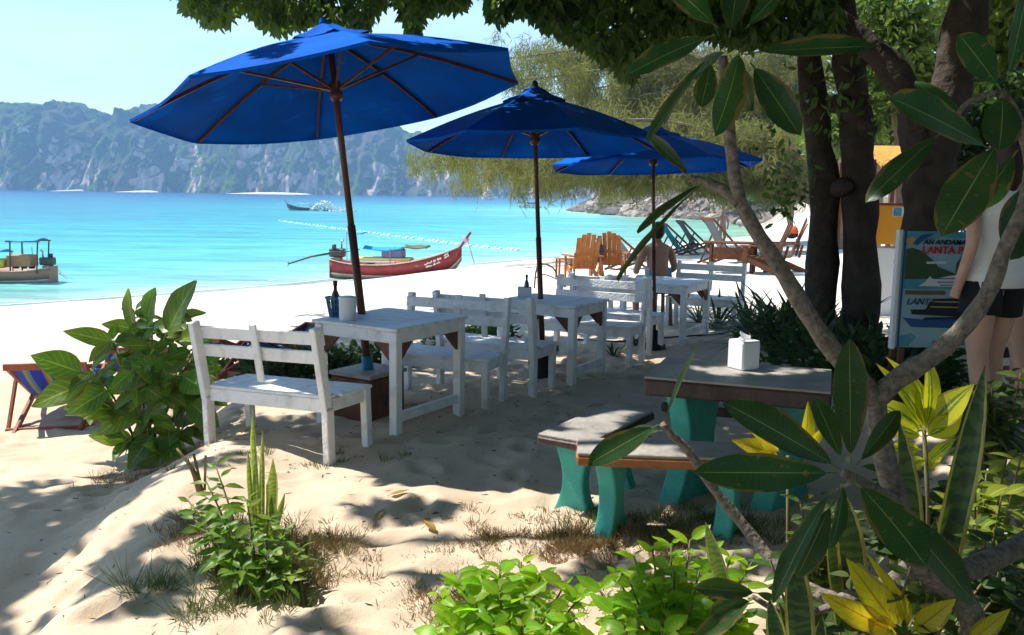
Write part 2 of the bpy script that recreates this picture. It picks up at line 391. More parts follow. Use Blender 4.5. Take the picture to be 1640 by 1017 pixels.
def sand_material():
    m = bpy.data.materials.new('coral_sand'); m.use_nodes = True; t = m.node_tree; N = t.nodes; K = t.links.new; p = N['Principled BSDF']
    p.inputs['Roughness'].default_value = .95; p.inputs['Specular IOR Level'].default_value = .1
    g = N.new('ShaderNodeNewGeometry'); sx = N.new('ShaderNodeSeparateXYZ'); K(g.outputs['Position'], sx.inputs[0])
    def noise(sc, d=5):
        n = N.new('ShaderNodeTexNoise'); n.inputs['Scale'].default_value = sc; n.inputs['Detail'].default_value = d; n.inputs['Roughness'].default_value = .65; K(g.outputs['Position'], n.inputs[0]); return n.outputs['Fac']
    def rng(v, a, b, c=0, d=1):
        n = N.new('ShaderNodeMapRange'); n.inputs[1].default_value = a; n.inputs[2].default_value = b; n.inputs[3].default_value = c; n.inputs[4].default_value = d; K(v, n.inputs[0]); return n.outputs[0]
    def mix(f, a, b):
        n = N.new('ShaderNodeMix'); n.data_type = 'RGBA'; K(f, n.inputs[0])
        for i, q in ((6, a), (7, b)):
            if isinstance(q, tuple): n.inputs[i].default_value = (*q, 1)
            else: K(q, n.inputs[i])
        return n.outputs[2]
    c = mix(rng(noise(1.1), .35, .65), (.57, .44, .32), (.65, .53, .40))
    c = mix(rng(noise(55, 3), .62, .75), c, (.36, .28, .2))
    c = mix(rng(noise(7, 6), .6, .78, 0, .55), c, (.38, .29, .2))
    c = mix(rng(sx.outputs[1], 9, 16), c, (.70, .66, .59))            # paler down the open beach: its sunlit look put into the colour
    c = mix(rng(sx.outputs[2], -1.62, -1.8, 0, .45), c, (.40, .38, .33))   # wet sand at the water's edge
    rock = mix(rng(noise(1.2, 8), .35, .62), (.30, .25, .20), (.13, .11, .09)); rock = mix(rng(noise(.15, 4), .45, .6), rock, (.42, .36, .28))
    ma = N.new('ShaderNodeMath'); ma.operation = 'MULTIPLY'; K(rng(sx.outputs[2], .45, 1.1), ma.inputs[0]); K(rng(sx.outputs[1], 24, 34), ma.inputs[1])
    mb_ = N.new('ShaderNodeMath'); mb_.operation = 'MAXIMUM'; K(ma.outputs[0], mb_.inputs[0]); K(rng(sx.outputs[1], 84, 98), mb_.inputs[1])
    c = mix(mb_.outputs[0], c, rock)
    K(c, p.inputs['Base Color'])
    a = N.new('ShaderNodeMath'); a.operation = 'ADD'; K(noise(38, 8), a.inputs[0]); K(noise(160, 4), a.inputs[1])
    b = N.new('ShaderNodeBump'); b.inputs['Strength'].default_value = .55; b.inputs['Distance'].default_value = .012; K(a.outputs[0], b.inputs['Height']); K(b.outputs[0], p.inputs['Normal'])
    return m
M_sand = sand_material()
xs = np.unique(np.concatenate([np.linspace(-260, -40, 20), np.linspace(-40, -5.5, 90), np.linspace(-5.5, 4.5, 250), np.linspace(4.5, 30, 90), np.linspace(30, 60, 50), np.linspace(60, 320, 25)]))
ys = np.unique(np.concatenate([np.linspace(-20, 2.2, 14), np.linspace(2.2, 11, 230), np.linspace(11, 30, 130), np.linspace(30, 90, 110), np.linspace(90, 240, 150), np.linspace(240, 330, 15)]))
me, *_ = grid_mesh('beach', xs, ys, lambda x, y: height(x, y), M_sand)
tag(put('beach', me), kind='structure')
# ================================================================== sea
def water_material():
    m = bpy.data.materials.new('turquoise_water'); m.use_nodes = True; t = m.node_tree; N = t.nodes; K = t.links.new; p = N['Principled BSDF']
    p.inputs['Roughness'].default_value = .25; p.inputs['Specular IOR Level'].default_value = .12
    a = N.new('ShaderNodeAttribute'); a.attribute_name = 'tint'
    g = N.new('ShaderNodeNewGeometry'); mp = N.new('ShaderNodeMapping'); mp.inputs['Scale'].default_value = (.07, .30, 1); K(g.outputs['Position'], mp.inputs[0])
    n0 = N.new('ShaderNodeTexNoise'); n0.inputs['Scale'].default_value = 1.0; n0.inputs['Detail'].default_value = 9; n0.inputs['Roughness'].default_value = .68; K(mp.outputs[0], n0.inputs[0])
    r = N.new('ShaderNodeMapRange'); r.inputs[1].default_value = .35; r.inputs[2].default_value = .7; r.inputs[3].default_value = 1.18; r.inputs[4].default_value = .58; K(n0.outputs['Fac'], r.inputs[0])
    mp3 = N.new('ShaderNodeMapping'); mp3.inputs['Scale'].default_value = (.35, 1.5, 1); K(g.outputs['Position'], mp3.inputs[0]); n3 = N.new('ShaderNodeTexNoise'); n3.inputs['Scale'].default_value = 1.0; n3.inputs['Detail'].default_value = 5; K(mp3.outputs[0], n3.inputs[0])
    r3 = N.new('ShaderNodeMapRange'); r3.inputs[1].default_value = .35; r3.inputs[2].default_value = .68; r3.inputs[3].default_value = 1.12; r3.inputs[4].default_value = .74; K(n3.outputs['Fac'], r3.inputs[0]); mm = N.new('ShaderNodeMath'); mm.operation = 'MULTIPLY'; K(r.outputs[0], mm.inputs[0]); K(r3.outputs[0], mm.inputs[1])  # wave and ripple shading put into the water's colour as streaks
    hs = N.new('ShaderNodeHueSaturation'); K(a.outputs['Color'], hs.inputs['Color']); K(mm.outputs[0], hs.inputs['Value']); K(hs.outputs[0], p.inputs['Base Color'])
    m2 = N.new('ShaderNodeMapping'); m2.inputs['Scale'].default_value = (.6, 1.6, 1); K(g.outputs['Position'], m2.inputs[0])
    n = N.new('ShaderNodeTexNoise'); n.inputs['Scale'].default_value = 1.6; n.inputs['Detail'].default_value = 6; K(m2.outputs[0], n.inputs[0])
    b = N.new('ShaderNodeBump'); b.inputs['Strength'].default_value = .9; b.inputs['Distance'].default_value = .18; K(n.outputs['Fac'], b.inputs['Height']); K(b.outputs[0], p.inputs['Normal'])
    return m
xs = np.unique(np.concatenate([np.linspace(-1500, -150, 14), np.linspace(-150, -40, 40), np.linspace(-40, 45, 180), np.linspace(45, 200, 30), np.linspace(200, 1000, 8)]))
ys = np.unique(np.concatenate([np.linspace(-60, 15, 10), np.linspace(15, 80, 150), np.linspace(80, 260, 90), np.geomspace(260, 1180, 40)]))
me, X, Y, Z = grid_mesh('sea', xs, ys, lambda x, y: np.full(x.shape, SEA), water_material())
dist = np.maximum(-coast_s(X, Y), 0)+6*fbm(X*.03, Y*.06, 3)*sstep(2, 30, -coast_s(X, Y))
stops = [(0, (.60, .60, .50)), (.7, (.34, .42, .36)), (1.6, (.42, .58, .50)), (4, (.22, .54, .50)), (12, (.10, .48, .47)), (30, (.04, .39, .42)), (60, (.016, .30, .36)), (100, (.010, .21, .31)), (220, (.007, .13, .27)), (700, (.006, .10, .24))]
tint = np.stack([np.interp(dist, [s_[0] for s_ in stops], [s_[1][k] for s_ in stops]) for k in range(3)]+[np.ones_like(dist)], -1)
grn = (sstep(3, 14, X-(Y-70)*.12)*(Y > 50)*(1-sstep(140, 170, Y)))[..., None]
tint = tint*(1-.75*grn)+np.array([.20, .42, .27, 1])*.75*grn
at_ = me.attributes.new('tint', 'FLOAT_COLOR', 'POINT'); at_.data.foreach_set('color', tint.astype(np.float32).ravel())
tag(put('sea', me), kind='structure')
fo = MB(); rf = random.Random(12)
for off, wmax, gap in ((-.12, .20, .15), (-.9, .16, .45), (-2.3, .14, .62)):
    Cp = [Vector((x, y, 0)) for x, y in COAST[2:11]]; Cv = curve(Cp, 420)
    for a, b_ in zip(Cv[:-1], Cv[1:]):
        d = (b_-a).normalized(); nrm = Vector((-d.y, d.x, 0)); n1 = float(vnoise(a.x*.5+off*9, a.y*.5)); n2 = float(vnoise(b_.x*.5+off*9, b_.y*.5))
        if n1 < gap or n2 < gap: continue
        q = [a-nrm*(off+.35*n1), a-nrm*(off-wmax*n1*rf.uniform(.5, 1)+.35*n1), b_-nrm*(off-wmax*n2*rf.uniform(.5, 1)+.35*n2), b_-nrm*(off+.35*n2)]
        fo.add([(p.x, p.y, SEA+.015) for p in [a+nrm*(-off+.35*n1), a+nrm*(-off+.35*n1+wmax*rf.uniform(.4, 1)), b_+nrm*(-off+.35*n2+wmax*rf.uniform(.4, 1)), b_+nrm*(-off+.35*n2)]], [(0, 1, 2, 3)])
tag(fo.build('shore_foam', mat('shore_foam', (.80, .84, .82), (.55, .70, .66), 5, .8)), kind='stuff')
# ================================================================== limestone cliffs across the bay
PROF = [(-700, 190), (-400, 150), (-200, 175), (-60, 160), (0, 167), (20, 160), (40, 155), (75, 158), (92, 172), (112, 168), (135, 182), (141, 188), (160, 168), (200, 159), (250, 150), (300, 146), (380, 150), (450, 160), (520, 172), (600, 190), (680, 212), (720, 206), (780, 232), (850, 250), (920, 268), (1000, 278), (1100, 285), (1300, 292), (1600, 298)]
CD = 900.0
ux = np.concatenate([np.linspace(-700, -20, 90), np.linspace(-20, 1000, 420), np.linspace(1000, 1600, 60)])
ux = np.unique(ux)
top = np.interp(ux, [a for a, b in PROF], [b for a, b in PROF])
horiz = 310.5+.0145*(ux-820)
hh = (horiz-top)/FPX*CD*1.03
wx = (ux-820)/FPX*CD
vv = np.linspace(0, 1, 110)
WX, VV = np.meshgrid(wx, vv); H0 = np.meshgrid(hh, vv)[0]
depth = VV*150
spur = fbm(WX*.018, VV*0+3.1, 4)
lobes = np.abs(fbm(WX*.03+4, VV*2.2, 4)); edge_n = fbm(WX*.12, VV*9, 4)
rise = 1-(1-np.clip(VV*1.25, 0, 1))**1.9
rise = np.clip(rise+.22*fbm(WX*.025, VV*5+7, 4)*np.sin(np.clip(VV*1.2, 0, 1)*math.pi), 0, 1.1)
ZZ = np.maximum(SEA-.5+(H0*(1+.10*fbm(WX*.05+9, VV*0+2, 4))+2)*rise+4.0*edge_n*np.clip(VV*6, 0, 1)+2.2*fbm(WX*.35, VV*30, 3)*np.clip(VV*8, 0, 1), SEA-.5)
YY = CD-20+depth-55*spur*(1-VV)-26*lobes*np.sin(VV*math.pi)+9*fbm(WX*.09, VV*11, 3)+3*fbm(WX*.4, VV*34, 2)
i_ = WX.shape
def surf_mesh(name, X, Y, Z, m):
    ny, nx = X.shape; me = bpy.data.meshes.new(name); me.vertices.add(nx*ny); me.vertices.foreach_set('co', np.stack([X, Y, Z], -1).astype(np.float32).ravel())
    i = (np.arange(ny-1)[:, None]*nx+np.arange(nx-1)[None]).ravel(); q = np.stack([i, i+1, i+1+nx, i+nx], 1).astype(np.int32); n = len(q)
    me.loops.add(n*4); me.loops.foreach_set('vertex_index', q.ravel()); me.polygons.add(n); me.polygons.foreach_set('loop_start', np.arange(n, dtype=np.int32)*4)
    me.update(calc_edges=True); me.materials.append(m); return me
def cliff_material():
    m = bpy.data.materials.new('wooded_limestone'); m.use_nodes = True; t = m.node_tree; N = t.nodes; K = t.links.new; p = N['Principled BSDF']; p.inputs['Roughness'].default_value = 1; p.inputs['Specular IOR Level'].default_value = 0
    g = N.new('ShaderNodeNewGeometry'); mp = N.new('ShaderNodeMapping'); mp.inputs['Scale'].default_value = (1, .4, .32); K(g.outputs['Position'], mp.inputs[0])
    def noise(sc, d, v=None, dist=0):
        n = N.new('ShaderNodeTexNoise'); n.inputs['Scale'].default_value = sc; n.inputs['Detail'].default_value = d; n.inputs['Distortion'].default_value = dist; K(v or g.outputs['Position'], n.inputs[0]); return n.outputs['Fac']
    def rng(v, a, b, c=0, d=1):
        n = N.new('ShaderNodeMapRange'); n.inputs[1].default_value = a; n.inputs[2].default_value = b; n.inputs[3].default_value = c; n.inputs[4].default_value = d; K(v, n.inputs[0]); return n.outputs[0]
    def mix(f, a, b):
        n = N.new('ShaderNodeMix'); n.data_type = 'RGBA'; K(f, n.inputs[0])
        for i, q in ((6, a), (7, b)):
            if isinstance(q, tuple): n.inputs[i].default_value = (*q, 1)
            else: K(q, n.inputs[i])
        return n.outputs[2]
    green = mix(rng(noise(.35, 5), .4, .6), (.025, .065, .018), (.10, .15, .04)); green = mix(rng(noise(.03, 3), .45, .6), green, (.10, .10, .07))
    rock = mix(rng(noise(.25, 6, mp.outputs[0]), .35, .65), (.70, .54, .44), (.26, .20, .16))
    sx = N.new('ShaderNodeSeparateXYZ'); K(g.outputs['Normal'], sx.inputs[0]); sp = N.new('ShaderNodeSeparateXYZ'); K(g.outputs['Position'], sp.inputs[0])
    ad = N.new('ShaderNodeMath'); ad.operation = 'ADD'; K(noise(.06, 10, mp.outputs[0], .7), ad.inputs[0]); K(rng(sp.outputs[2], 2, 75, .10, -.09), ad.inputs[1])
    ad2 = N.new('ShaderNodeMath'); ad2.operation = 'ADD'; K(ad.outputs[0], ad2.inputs[0]); K(rng(sx.outputs[2], .1, .7, .08, -.10), ad2.inputs[1])
    c = mix(rng(ad2.outputs[0], .56, .605), green, rock); K(c, p.inputs['Base Color'])
    return m
M_cliff = cliff_material()
tag(put('limestone_cliffs', surf_mesh('limestone_cliffs', WX, YY, ZZ, M_cliff)), kind='structure')
# pale beaches at the foot of the cliffs
b = MB()
for x0, x1 in ((160, 205), (345, 470), (60, 75)):
    n = 14
    P = [at(x0+(x1-x0)*i/n, 305, 790) for i in range(n+1)]
    vs_ = []
    for i, p in enumerate(P):
        k = math.sin(math.pi*i/n)**.5; vs_ += [(p.x, 815-14*k, SEA+.05), (p.x, 860, SEA+.1+1.6*k)]
    b.add(vs_, [(2*i, 2*i+2, 2*i+3, 2*i+1) for i in range(n)])
tag(b.build('far_shore_sand', mat('far_sand', (.7, .65, .55), None, rough=1)), kind='structure')
# ================================================================== white benches and tables
_mesh_cache = {}
def shared(key, fn):
    if key not in _mesh_cache: _mesh_cache[key] = fn()
    return _mesh_cache[key]
def bxm(key, size, m, b=.005):
    return shared(('box', key, tuple(round(q, 4) for q in size)), lambda: MB().box((0, 0, 0), size, None, b).mesh(key, m))
def part(name, size, c, m, parent, rx=0, ry=0, rz=0, b=.005):
    o = put(name, bxm(name+m.name, size, m, b), parent, c)
    if rx or ry or rz: o.rotation_euler = (rx, ry, rz)
    return o
G_BENCH = 'white slatted benches set at the beach tables'
def make_bench(label, loc, yaw, Ln=1.12, D=.45):
    t = thing('slatted_bench', label, 'bench', loc, R(yaw), G_BENCH)
    hx = Ln/2; sh = .40
    for sx in (-1, 1):
        part('leg', (.055, .06, sh+.12), (sx*(hx-.028), D/2-.03, (sh-.12)/2), M_white, t)
        part('back_post', (.05, .075, .46), (sx*(hx-.03), -D/2+.02, .12), M_white, t, rx=R(-1))
        part('back_post', (.05, .07, .56), (sx*(hx-.03), -D/2-.022, .60), M_white, t, rx=R(8))
        part('side_rail', (.035, D-.14, .085), (sx*(hx-.032), .0, sh-.045), M_white, t)
    part('front_rail', (Ln-.115, .032, .09), (0, D/2-.025, sh-.047), M_white, t)
    part('back_rail', (Ln-.115, .032, .09), (0, -D/2+.03, sh-.047), M_white, t)
    n = 4; wd = (D+.0)/n
    for i in range(n):
        part('seat_plank', (Ln+.02-(.12 if i == 0 else 0), wd-.008, .022), (0, -D/2+wd*(i+.5)+.01, sh+.011+random.uniform(-.001, .0015)), M_white, t)
    for z, h_ in ((.672, .088), (.800, .088)):
        part('back_plank', (Ln-.005, .022, h_), (0, -D/2+.053-(z-.35)*.145, z), M_white, t, rx=R(8))
    part('back_slat', (.06, .02, .40), (0, -D/2+.020-(.68-.35)*.145, .68), M_white, t, rx=R(8))
    return t
b1_ = make_bench('white slatted bench nearest the camera, its left end behind the big leafy plant', (-1.56, 6.05, hgt(-1.5, 6)-.02), -28, 1.14); b1_.rotation_euler[1] = R(-2.4)
make_bench('white slatted bench beyond the near table, facing back toward its blue basket', (-.57, 7.46, hgt(-.5, 7.4)), 159, .98)
make_bench('white slatted bench on the near side of the middle table', (-.14, 8.10, hgt(-.1, 8)), -27, 1.02)
make_bench('white slatted bench on the far side of the middle table', (.86, 9.44, hgt(.9, 9.4)), 153, 1.06)
make_bench('white slatted bench on the near side of the farthest white table', (1.24, 10.32, hgt(1.2, 10.3)), -28, 1.0)
make_bench('white slatted bench beyond the farthest table, right of the shirtless man', (2.66, 12.17, hgt(2.6, 12.1)), 153, .98)
G_TAB = 'white wooden tables under the blue parasols'
def make_table(label, loc, yaw, A=.80, B=.86, H=.725):
    # local x = along the near edge, local y = away from camera
    t = thing('plank_table', label, 'table', loc, R(yaw), G_TAB)
    for sx in (-1, 1):
        for sy in (-1, 1):
            lg = part('leg', (.07, .07, H+.06), (sx*(A/2-.038), sy*(B/2-.038), (H-.03-.09)/2), M_white, t)
            for (ax, ay) in ((-sx, 0), (0, -sy)):
                m_ = MB(); L_ = .15
                q = Vector((ax, ay, 0)); side = Vector((-ay, ax, 0))*.012; o0 = Vector((sx*(A/2-.038), sy*(B/2-.038), H-.115))+q*.036
                P = [o0, o0+q*L_, o0+Vector((0, 0, -L_))]
                m_.add([p+side for p in P]+[p-side for p in P], [(0, 1, 2), (5, 4, 3), (0, 3, 4, 1), (1, 4, 5, 2), (2, 5, 3, 0)])
                m_.build('corner_brace', M_brown, t)
        part('apron', (.03, B-.15, .09), (sx*(A/2-.03), 0, H-.07), M_white, t)
        part('apron', (A-.15, .03, .09), (0, sx*(B/2-.03), H-.07), M_white, t)
    part('stretcher', (.045, B-.15, .07), (A/2-.04, 0, .13), M_white, t)
    n = 6; wd = (B+.03)/n
    for i in range(n):
        part('top_plank', (A+.03, wd-.006, .024), (0, -(B+.03)/2+wd*(i+.5), H-.012+random.uniform(-.0015, .0015)), M_white, t)
    return t
T1 = make_table('white plank table nearest the camera with the blue basket and white canister on it', (-.93, 6.78, hgt(-.9, 6.8)), -32, H=.79)
T2 = make_table('white plank table in the middle with a small caddy and bottle on it', (.40, 8.62, hgt(.4, 8.6)), -30, .84, .74, .755)
T3 = make_table('farthest white plank table, in front of the shirtless man', (1.94, 11.15, hgt(1.9, 11.1)), -30, .86, .95)
# ================================================================== parasols
G_UMB = 'blue parasols over the white tables'
def make_parasol(label, p0, p1, rad, phase, drop, polew=.026, sleeve=False, tilt=0):
    p0 = Vector(p0); p1 = Vector(p1); d = p1-p0; Ln = d.length
    t = thing('beach_parasol', label, 'parasol', p0, 0, G_UMB)
    t.rotation_mode = 'QUATERNION'; t.rotation_quaternion = Vector((0, 0, 1)).rotation_difference(d)
    z1 = Ln-.10; ze = z1-drop
    MB().tube([(0, 0, -.1), (0, 0, Ln*.42)], polew*1.25, 12).build('lower_pole', M_pole, t, True)
    MB().tube([(0, 0, Ln*.42), (0, 0, z1-.01)], polew, 12).build('upper_pole', M_pole, t, True)
    if sleeve: MB().tube([(0, 0, -.06), (0, 0, .12)], polew*1.7, 12).build('pole_sleeve', M_bluepl, t, True)
    zh = ze+.08
    MB().lathe([(.035, zh-.09), (.05, zh-.07), (.052, zh-.03), (.036, zh-.02), (.055, zh+.02), (.05, zh+.05), (.03, zh+.06)], 12).build('hub', M_pole, t, True)
    MB().lathe([(.03, z1-.1), (.05, z1-.08), (.05, z1-.02)], 12).build('crown_hub', M_pole, t, True)
    V8 = [(rad*math.cos(R(phase+45*k)), rad*math.sin(R(phase+45*k)), ze) for k in range(8)]
    r0 = .0
    def rib_pt(k, f, off=0): # slightly bowed rib
        x, y, z = V8[k % 8]; return Vector((x*f, y*f, z1+(z-z1)*f+.028*math.sin(math.pi*f)*rad-off))
    for k in range(8):
        vs_ = []; fs = []
        nu, nv = 8, 12
        for i in range(nv+1):
            f = .03+.97*i/nv
            a = rib_pt(k, f); b = rib_pt(k+1, f)
            for j in range(nu+1):
                u = j/nu; q = a.lerp(b, u)
                sag = math.sin(math.pi*u)*.014*f*rad; rip = .005*math.sin(9*f+3*k+4*u)*math.sin(math.pi*u)
                inw = 1-.012*math.sin(math.pi*u)*f*f
                vs_.append((q.x*inw, q.y*inw, q.z-sag+rip))
        for i in range(nv):
            for j in range(nu):
                a = i*(nu+1)+j; fs.append((a, a+1, a+nu+2, a+nu+1))
        m_ = MB(); m_.add(vs_, fs)
        # folded hem
        hem = [Vector(v) for v in vs_[nv*(nu+1):]]
        pan = m_.build('canopy_panel', M_blue, t, True)
        h_ = MB(); h_.add([q for v in hem for q in (v, v+Vector((0, 0, -.022)))], [(2*j, 2*j+1, 2*j+3, 2*j+2) for j in range(nu)])
        h_.build('hem', M_blue, pan)
        rb = MB(); P = [rib_pt(k, f, .018) for f in (.03, .2, .4, .6, .8, .985)]
        for q0, q1 in zip(P[:-1], P[1:]): rb.bar(q0, q1, .016, .024)
        rb.build('rib', M_pole, t)
        MB().bar((.04*math.cos(R(phase+45*k)), .04*math.sin(R(phase+45*k)), zh), rib_pt(k, .46, .03), .014, .02).build('strut', M_pole, t)
        # vent cap panel
        c_ = MB(); vs_ = []
        for i, (f, dz) in enumerate(((.012, .085), (.08, .07), (.14, .035), (.21, .03), (.26, .02))):
            a = rib_pt(k, f)+Vector((0, 0, dz)); b_ = rib_pt(k+1, f)+Vector((0, 0, dz))
            for j in range(5): 
                u = j/4; q = a.lerp(b_, u); vs_.append(q+Vector((0, 0, -.03*math.sin(math.pi*u)*(f/.26)**2)))
        c_.add(vs_, [(i*5+j, i*5+j+1, i*5+j+6, i*5+j+5) for i in range(4) for j in range(4)])
        c_.build('vent_panel', M_blue, t, True)
    MB().lathe([(.022, z1+.05), (.034, z1+.075), (.03, z1+.11), (.012, z1+.13)], 10).build('finial', M_blue if rad > 1.4 else M_pole, t, True)
    tm = Matrix.Translation((0, 0, zh)) @ Matrix.Rotation(R(tilt), 4, 'Y') @ Matrix.Translation((0, 0, -zh))
    for ch in t.children:
        if 'pole' not in ch.name: ch.matrix_basis = tm @ ch.matrix_basis
    return t
B1 = at(590, 594, 6.92)
make_parasol('largest blue parasol, nearest, its leaning pole through the near white table', B1, at(524, 33, 7.16), 1.52, 19, .51, .026, True, -3.4)
B2 = at(868, 575, 8.62); B2.z = .22
make_parasol('middle blue parasol on an upright pole at the middle white table', B2, at(854, 134, 8.76), 1.25, 16, .47, .022, False, 2.0)
B3 = at(1047, 560, 10.35); B3.z = hgt(B3.x, B3.y)+.12
make_parasol('farthest blue parasol with the wooden tip, beside the shirtless man', B3, at(1046, 197, 10.48), 1.25, 18, .38, .02)
# bases
t = thing('concrete_base', 'dark square block holding the nearest parasol pole under the white table', 'parasol base', (B1.x, B1.y, hgt(B1.x, B1.y)), R(-32))
zt = B1.z-hgt(B1.x, B1.y)
part('block', (.40, .42, zt+.06), (0, 0, zt/2-.05), M_brown, t, b=.012); part('cap', (.43, .45, .03), (0, 0, zt+.0), M_slab, t)
g2 = hgt(B2.x, B2.y)
t = thing('parasol_pot', 'black pot holding the middle parasol pole', 'parasol base', (B2.x, B2.y, g2), 0)
MB().lathe([(.11, -.04), (.12, 0), (.15, .26), (.165, .26), (.165, .30), (.13, .30)], 16).build('pot', M_black, t, True)
MB().lathe([(.13, .24), (.13, .27)], 16).build('sand_fill', M_sand, t)
g3 = hgt(B3.x, B3.y)
t = thing('parasol_pot', 'small dark foot of the farthest parasol pole in the sand', 'parasol base', (B3.x, B3.y, g3), 0)
MB().lathe([(.14, -.04), (.14, .05), (.05, .09), (.045, .22)], 16).build('foot', M_black, t, True)
# ================================================================== things on the white tables
def on_table(T, px, py, H):
    z = T.location.z+H; r = ray(px, py); return Vector((0, 0, CAMZ))+r*((z-CAMZ)/r.z)
p = on_table(T1, 557, 512, .79)
t = thing('napkin_canister', 'plain white canister beside the parasol pole on the near table', 'canister', p)
MB().lathe([(.062, 0), (.064, .003), (.066, .158), (.069, .160), (.069, .172), (.062, .176)], 24).build('body', M_ceram, t, True)
MB().lathe([(.05, .1765), (.048, .180), (.01, .182)], 20).build('lid', M_ceram, t, True)
p = on_table(T1, 546, 510, .79); p += Vector((-.055, .10, 0))
t = thing('condiment_basket', 'blue openwork plastic basket on the near white table', 'basket', p)
MB().lathe([(.05, 0), (.055, .004), (.055, .012), (.01, .012)], 20).build('bottom', M_bluepl, t, True)
for k in range(20):
    a = k*math.pi/10; MB().bar((.054*math.cos(a), .054*math.sin(a), .01), (.078*math.cos(a), .078*math.sin(a), .145), .008, .004).build('stave', M_bluepl, t)
for z, r_ in ((.05, .062), (.10, .071)):
    MB().tube([(r_*math.cos(k*math.pi/12), r_*math.sin(k*math.pi/12), z) for k in range(25)], .004, 6, False).build('hoop', M_bluepl, t, True)
MB().tube([(.081*math.cos(k*math.pi/12), .081*math.sin(k*math.pi/12), .148) for k in range(25)], .008, 6, False).build('rim', M_bluepl, t, True)
def bottle(label, p, s=1.0, m=None, cap=None):
    t = thing('sauce_bottle', label, 'bottle', p)
    MB().lathe([(.028*s, 0), (.03*s, .004*s), (.03*s, .12*s), (.024*s, .15*s), (.013*s, .175*s), (.012*s, .205*s)], 16).build('glass', m or M_glass, t, True)
    MB().lathe([(.015*s, .205*s), (.016*s, .235*s), (.012*s, .24*s)], 12).build('cap', cap or M_black, t, True)
    return t
bottle('brown bottle with a dark cap standing in the blue basket', p+Vector((-.005, .0, .014)), 1.1)
p = on_table(T2, 840, 474, .755)
t = thing('condiment_caddy', 'small grey caddy on the middle white table', 'caddy', p)
MB().box((0, 0, .006), (.13, .11, .012)).build('floor', M_ceram, t)
for sx in (-1, 1):
    MB().box((sx*.066, 0, .045), (.008, .12, .09)).build('side', M_ceram, t); MB().box((0, sx*.059, .045), (.124, .008, .09)).build('side', M_ceram, t)
bottle('slim bottle standing in the caddy on the middle table', p+Vector((.02, 0, .013)), .85)
p = on_table(T3, 1036, 443, .725)
t = thing('drinking_glass', 'clear drink glass on the far table by the man', 'glass', p)
mg = mat('clear_glass', (.8, .85, .85), None, rough=.1, trans=.6)
MB().lathe([(.028, 0), (.03, .004), (.036, .12), (.033, .12), (.028, .01)], 16).build('tumbler', mg, t, True)
MB().lathe([(.0275, .012), (.031, .08), (.001, .08)], 16).build('drink', mat('pale_drink', (.6, .45, .2), None, rough=.2, trans=.4), t, True)
# ================================================================== stone table and stone seats
def curved_leg(w_, top, bot, mid, th, H, parent, c, rz):
    """solid slab leg: waisted side curve, extruded by th"""
    n = 10; L_ = []; 
    for i in range(n+1):
        f = i/n; k = (bot*(1-f)+top*f)-(((bot+top)/2-mid)*math.sin(math.pi*f)); L_.append((k/2, -.08+f*(H+.08)))
    P = [(-x, z) for x, z in L_]+[(x, z) for x, z in reversed(L_)]
    m_ = MB(); N = len(P)
    m_.add([(x, -th/2, z) for x, z in P]+[(x, th/2, z) for x, z in P], [(i, i+1, N+i+1, N+i) for i in range(N-1)]+[(N-1, 0, N, 2*N-1)]+[(i, i+1, N-2-i, N-1-i) for i in range(n)]+[(N+i+1, N+i, 2*N-1-i, 2*N-2-i) for i in range(n)])
    o = m_.build('leg', M_teal, parent, False, c); o.rotation_euler = (0, 0, rz)
    md = o.modifiers.new('bevel', 'BEVEL'); md.width = .012; md.segments = 2; md.limit_method = 'ANGLE'
    return o
def slab(parent, A, B, z0, th, top_m, side_m, name='top'):
    o = part(name, (A, B, th-.012), (0, 0, z0+th/2-.006), side_m, parent, b=.012)
    part('top_face', (A-.014, B-.014, .014), (0, 0, z0+th-.0055), top_m, o if False else parent, b=.005)
    return o
gA = hgt(1.3, 4.9)
t = thing('stone_table', 'heavy stone table with dark red edge on teal pedestals, tissue box on it', 'table', (1.30, 4.93, gA), R(-20))
slab(t, .98, .66, .615, .105, M_slab, M_slabside)
for sx in (-1, 1): curved_leg(.4, .46, .60, .28, .13, .616, t, (sx*.25, 0, 0), R(68))
gB = hgt(.55, 4.95)
t = thing('stone_bench', 'stone seat with dark weathered slab on teal legs, left of the stone table', 'bench', (.51, 4.98, gB), R(-32))
slab(t, .33, .86, .375, .058, M_slab, M_slabside, 'seat')
for sy in (-1, 1): curved_leg(.3, .25, .30, .13, .09, .376, t, (0, sy*.27, 0), R(0))
pB = tg(1000, 866)
t = thing('stone_bench', 'stone seat with orange brown edge on teal legs, nearest the camera', 'bench', (pB.x+.245, pB.y+.13, hgt(pB.x+.2, pB.y+.1)), R(-4))
slab(t, .98, .31, .372, .066, M_slab, M_orange_edge, 'seat')
for sx in (-1, 1): curved_leg(.3, .24, .30, .11, .10, .373, t, (sx*.30, 0, 0), R(62))
t = thing('stone_bench', 'dark stone seat beyond the stone table, only its end showing under the slab', 'bench', (1.46, 5.62, hgt(1.45, 5.6)), R(-20))
slab(t, .92, .30, .36, .075, M_slab, M_slabside, 'seat')
for sx in (-1, 1): curved_leg(.3, .24, .26, .16, .09, .36, t, (sx*.28, 0, 0), R(90))
p = gz(1190, 590, gA+.722)
t = thing('tissue_box', 'white square tissue box with a tissue sticking out on the stone table', 'tissue box', p, R(28))
MB().box((0, 0, .082), (.132, .132, .164), None, .008).build('box', M_ceram, t); MB().box((0, 0, .166), (.122, .122, .005), None, .002).build('lid', M_ceram, t)
c = MB(); vs_ = []
for i in range(7):
    f = i/6
    for j in range(9):
        a = j/8*2-1; vs_.append((a*(.028+.030*f), .012*math.sin(a*5+3*f)*(1+f), .166+.055*f*(1-.5*abs(math.sin(2.2*a+.6)))))
